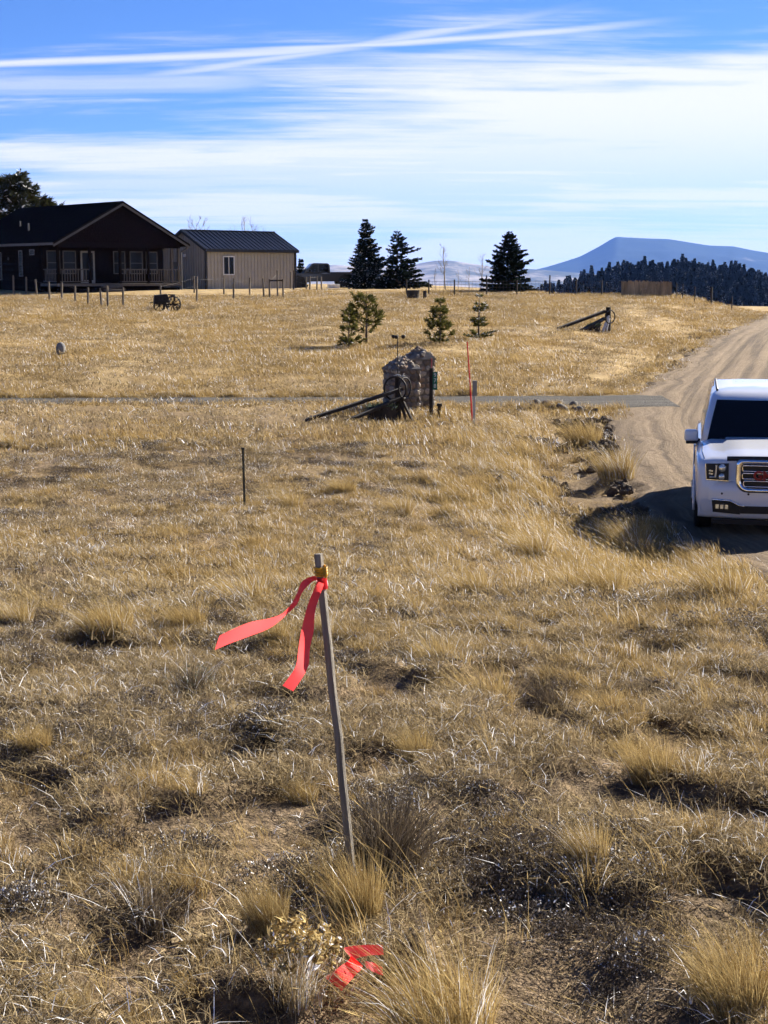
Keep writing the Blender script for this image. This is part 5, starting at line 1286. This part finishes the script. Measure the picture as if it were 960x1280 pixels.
def build_stake():
    g = G(445, 1148); Y = g.y; t = at(398, 692, Y+.03)-g; o = empty('survey_stake', g); tag(o, 'leaning square wooden survey stake with yellow tie and pink ribbons', 'stake')
    d = t.normalized(); mb = MB(); ax = Vector((math.cos(R(-22)), math.sin(R(-22)), 0)); ax = (ax-d*ax.dot(d)).normalized(); ay = d.cross(ax)
    hw = .0092; vs = []; rr = random.Random(1); K = 9
    for k in range(K):
        c = d*(t.length*k/(K-1)-(.12 if k == 0 else 0))+Vector((rr.gauss(0, .0012), rr.gauss(0, .0012), 0))
        for sx, sy in ((-1, -1), (1, -1), (1, 1), (-1, 1)): vs.append(c+ax*sx*hw*rr.uniform(.94, 1.05)+ay*sy*hw*rr.uniform(.94, 1.05))
    mb.add(vs, [(k*4+j, k*4+(j+1) % 4, k*4+4+(j+1) % 4, k*4+4+j) for k in range(K-1) for j in range(4)]+[(3, 2, 1, 0), tuple((K-1)*4+j for j in range(4))])
    mb.build('post', stake_wood, o, bevel=.0015)
    yt = mat('orange_yellow_tape', (.62, .30, .02), .45, var=.4, scale=60)
    def wrapr(z0, z1, turns, r, m, nm, tr):
        pts = []
        for i in range(turns*14+1):
            a = 2*math.pi*i/14; q = d*(t.length-z0-(z1-z0)*i/(turns*14)); pts.append(q+(ax*math.cos(a)+ay*math.sin(a))*(r*.78+rr.uniform(-.001, .002)))
        return MB().tube(pts, tr, 5).build(nm, m, o, True)
    tie = wrapr(.034, .060, 4, .0165, yt, 'yellow_tie', .0036)
    for k in range(3): MB().tube([d*(t.length-.04-.008*k)+ax*.014-ay*.012, d*(t.length-.036-.008*k)+ax*.024-ay*.016, d*(t.length-.052-.006*k)+ax*.020-ay*.014], [.005, .007, .003], 6).build('knot', yt, tie, True)
    # pink wrap round the post
    ring = []
    for z in (.064, .096):
        for j in range(12): a = 2*math.pi*j/12; ring.append(d*(t.length-z)+(ax*math.cos(a)+ay*math.sin(a))*(.0148+.001*math.sin(3*a)))
    MB().add(ring, [(j, (j+1) % 12, 12+(j+1) % 12, 12+j) for j in range(12)]).build('ribbon_knot', PINK, o, True)
    P = lambda x, y, dy=0: at(240+x/3.43, 660+y/3.43, Y+.02+dy)-g
    up = [(530, 205), (500, 212), (470, 232), (452, 275), (430, 318), (388, 366), (330, 388), (250, 404), (180, 432), (118, 462)]
    lo = [(540, 232), (522, 226), (492, 252), (470, 282), (448, 330), (402, 374), (335, 428), (240, 466), (170, 492), (98, 522)]
    dy = [(-.015, -.02), (-.02, -.03), (-.03, -.01), (-.05, -.02), (-.05, -.05), (-.055, -.06), (-.06, -.03), (-.05, -.03), (-.05, -.03), (-.06, -.03)]
    strip([P(*p, a) for p, (a, b) in zip(up, dy)], [P(*p, b) for p, (a, b) in zip(lo, dy)]).build('ribbon', PINK, o, True)
    le = [(536, 228), (520, 270), (498, 325), (474, 415), (458, 510), (448, 585), (424, 628), (388, 676)]
    re = [(566, 240), (540, 315), (526, 370), (522, 440), (506, 515), (499, 590), (474, 640), (434, 700)]
    dy = [(-.02, -.02), (-.035, -.01), (-.04, .0), (-.035, -.02), (-.03, -.04), (-.03, -.05), (-.05, -.03), (-.06, -.02)]
    strip([P(*p, a) for p, (a, b) in zip(le, dy)], [P(*p, b) for p, (a, b) in zip(re, dy)]).build('ribbon', PINK, o, True)
build_stake()
def fallen():
    def lathe_piece(a, b, lab, w, th, m, lift=(.03, .03)):
        A = G(*a); B = G(*b); A.z = ground_z(A)+lift[0]; B.z = ground_z(B)+lift[1]
        q = MB().bar(Vector((0, 0, 0)), B-A, w, th).build('fallen_lath', m, None, loc=A, bevel=.001); tag(q, lab, 'lath')
    lathe_piece((214, 1174), (536, 1143), 'pale wooden lath lying in the grass past the foot of the stake', .030, .007, pale_wood, (.004, .02))
    lathe_piece((42, 1274), (148, 1272), 'short pale lath half buried near the dry weeds', .04, .008, pale_wood, (.01, .01))
    g = G(548, 1138); t = at(556, 1108, g.y+.01)-g; q = MB().bar((0, 0, -.05), t, .026, .026).build('stake_stub', black_wood, None, loc=g, bevel=.001); tag(q, 'short dark leaning stake stub at the end of the fallen lath', 'stake')
    # ribbon on the ground
    c = G(442, 1244); c.z += .02; o = empty('fallen_ribbon', c); tag(o, 'crumpled pink ribbon lying in the grass by the big bunchgrass', 'ribbon')
    Q = lambda x, y, dy=0: at(200+x/2.087, 980+y/2.087, c.y+dy)-c
    up = [(580, 420), (530, 420), (480, 428), (498, 452), (462, 482), (430, 505)]; lo = [(584, 446), (540, 448), (506, 460), (528, 476), (490, 520), (474, 540)]
    dy = [(.03, -.01), (.05, .0), (.03, .0), (-.01, -.04), (.03, -.03), (.01, -.05)]
    strip([Q(*p, a) for p, (a, b) in zip(up, dy)], [Q(*p, b) for p, (a, b) in zip(lo, dy)]).build('ribbon', PINK, o, True)
    strip([Q(532, 462, -.01), Q(556, 466, .01), Q(580, 478, -.01)], [Q(540, 480, -.04), Q(560, 492, -.03), Q(582, 500, -.05)]).build('ribbon_end', PINK, o, True)
fallen()

# ------------------------------------------------------------------ the air
def haze():
    o = MB().box((0, 0, 195), (36000, 36000, 650)).build('haze', None); tag(o, 'thin blue air between the field and the mountains', 'haze', kind='stuff')
    m = bpy.data.materials.new('thin_blue_air'); m.use_nodes = True; t = m.node_tree; t.nodes.clear()
    out = N(t, 'ShaderNodeOutputMaterial'); v = N(t, 'ShaderNodeVolumePrincipled'); v.inputs['Color'].default_value = (.17, .36, 1.0, 1); v.inputs['Density'].default_value = 3.6e-5; v.inputs['Anisotropy'].default_value = .2
    t.links.new(v.outputs[0], out.inputs['Volume']); o.data.materials.append(m)
haze()
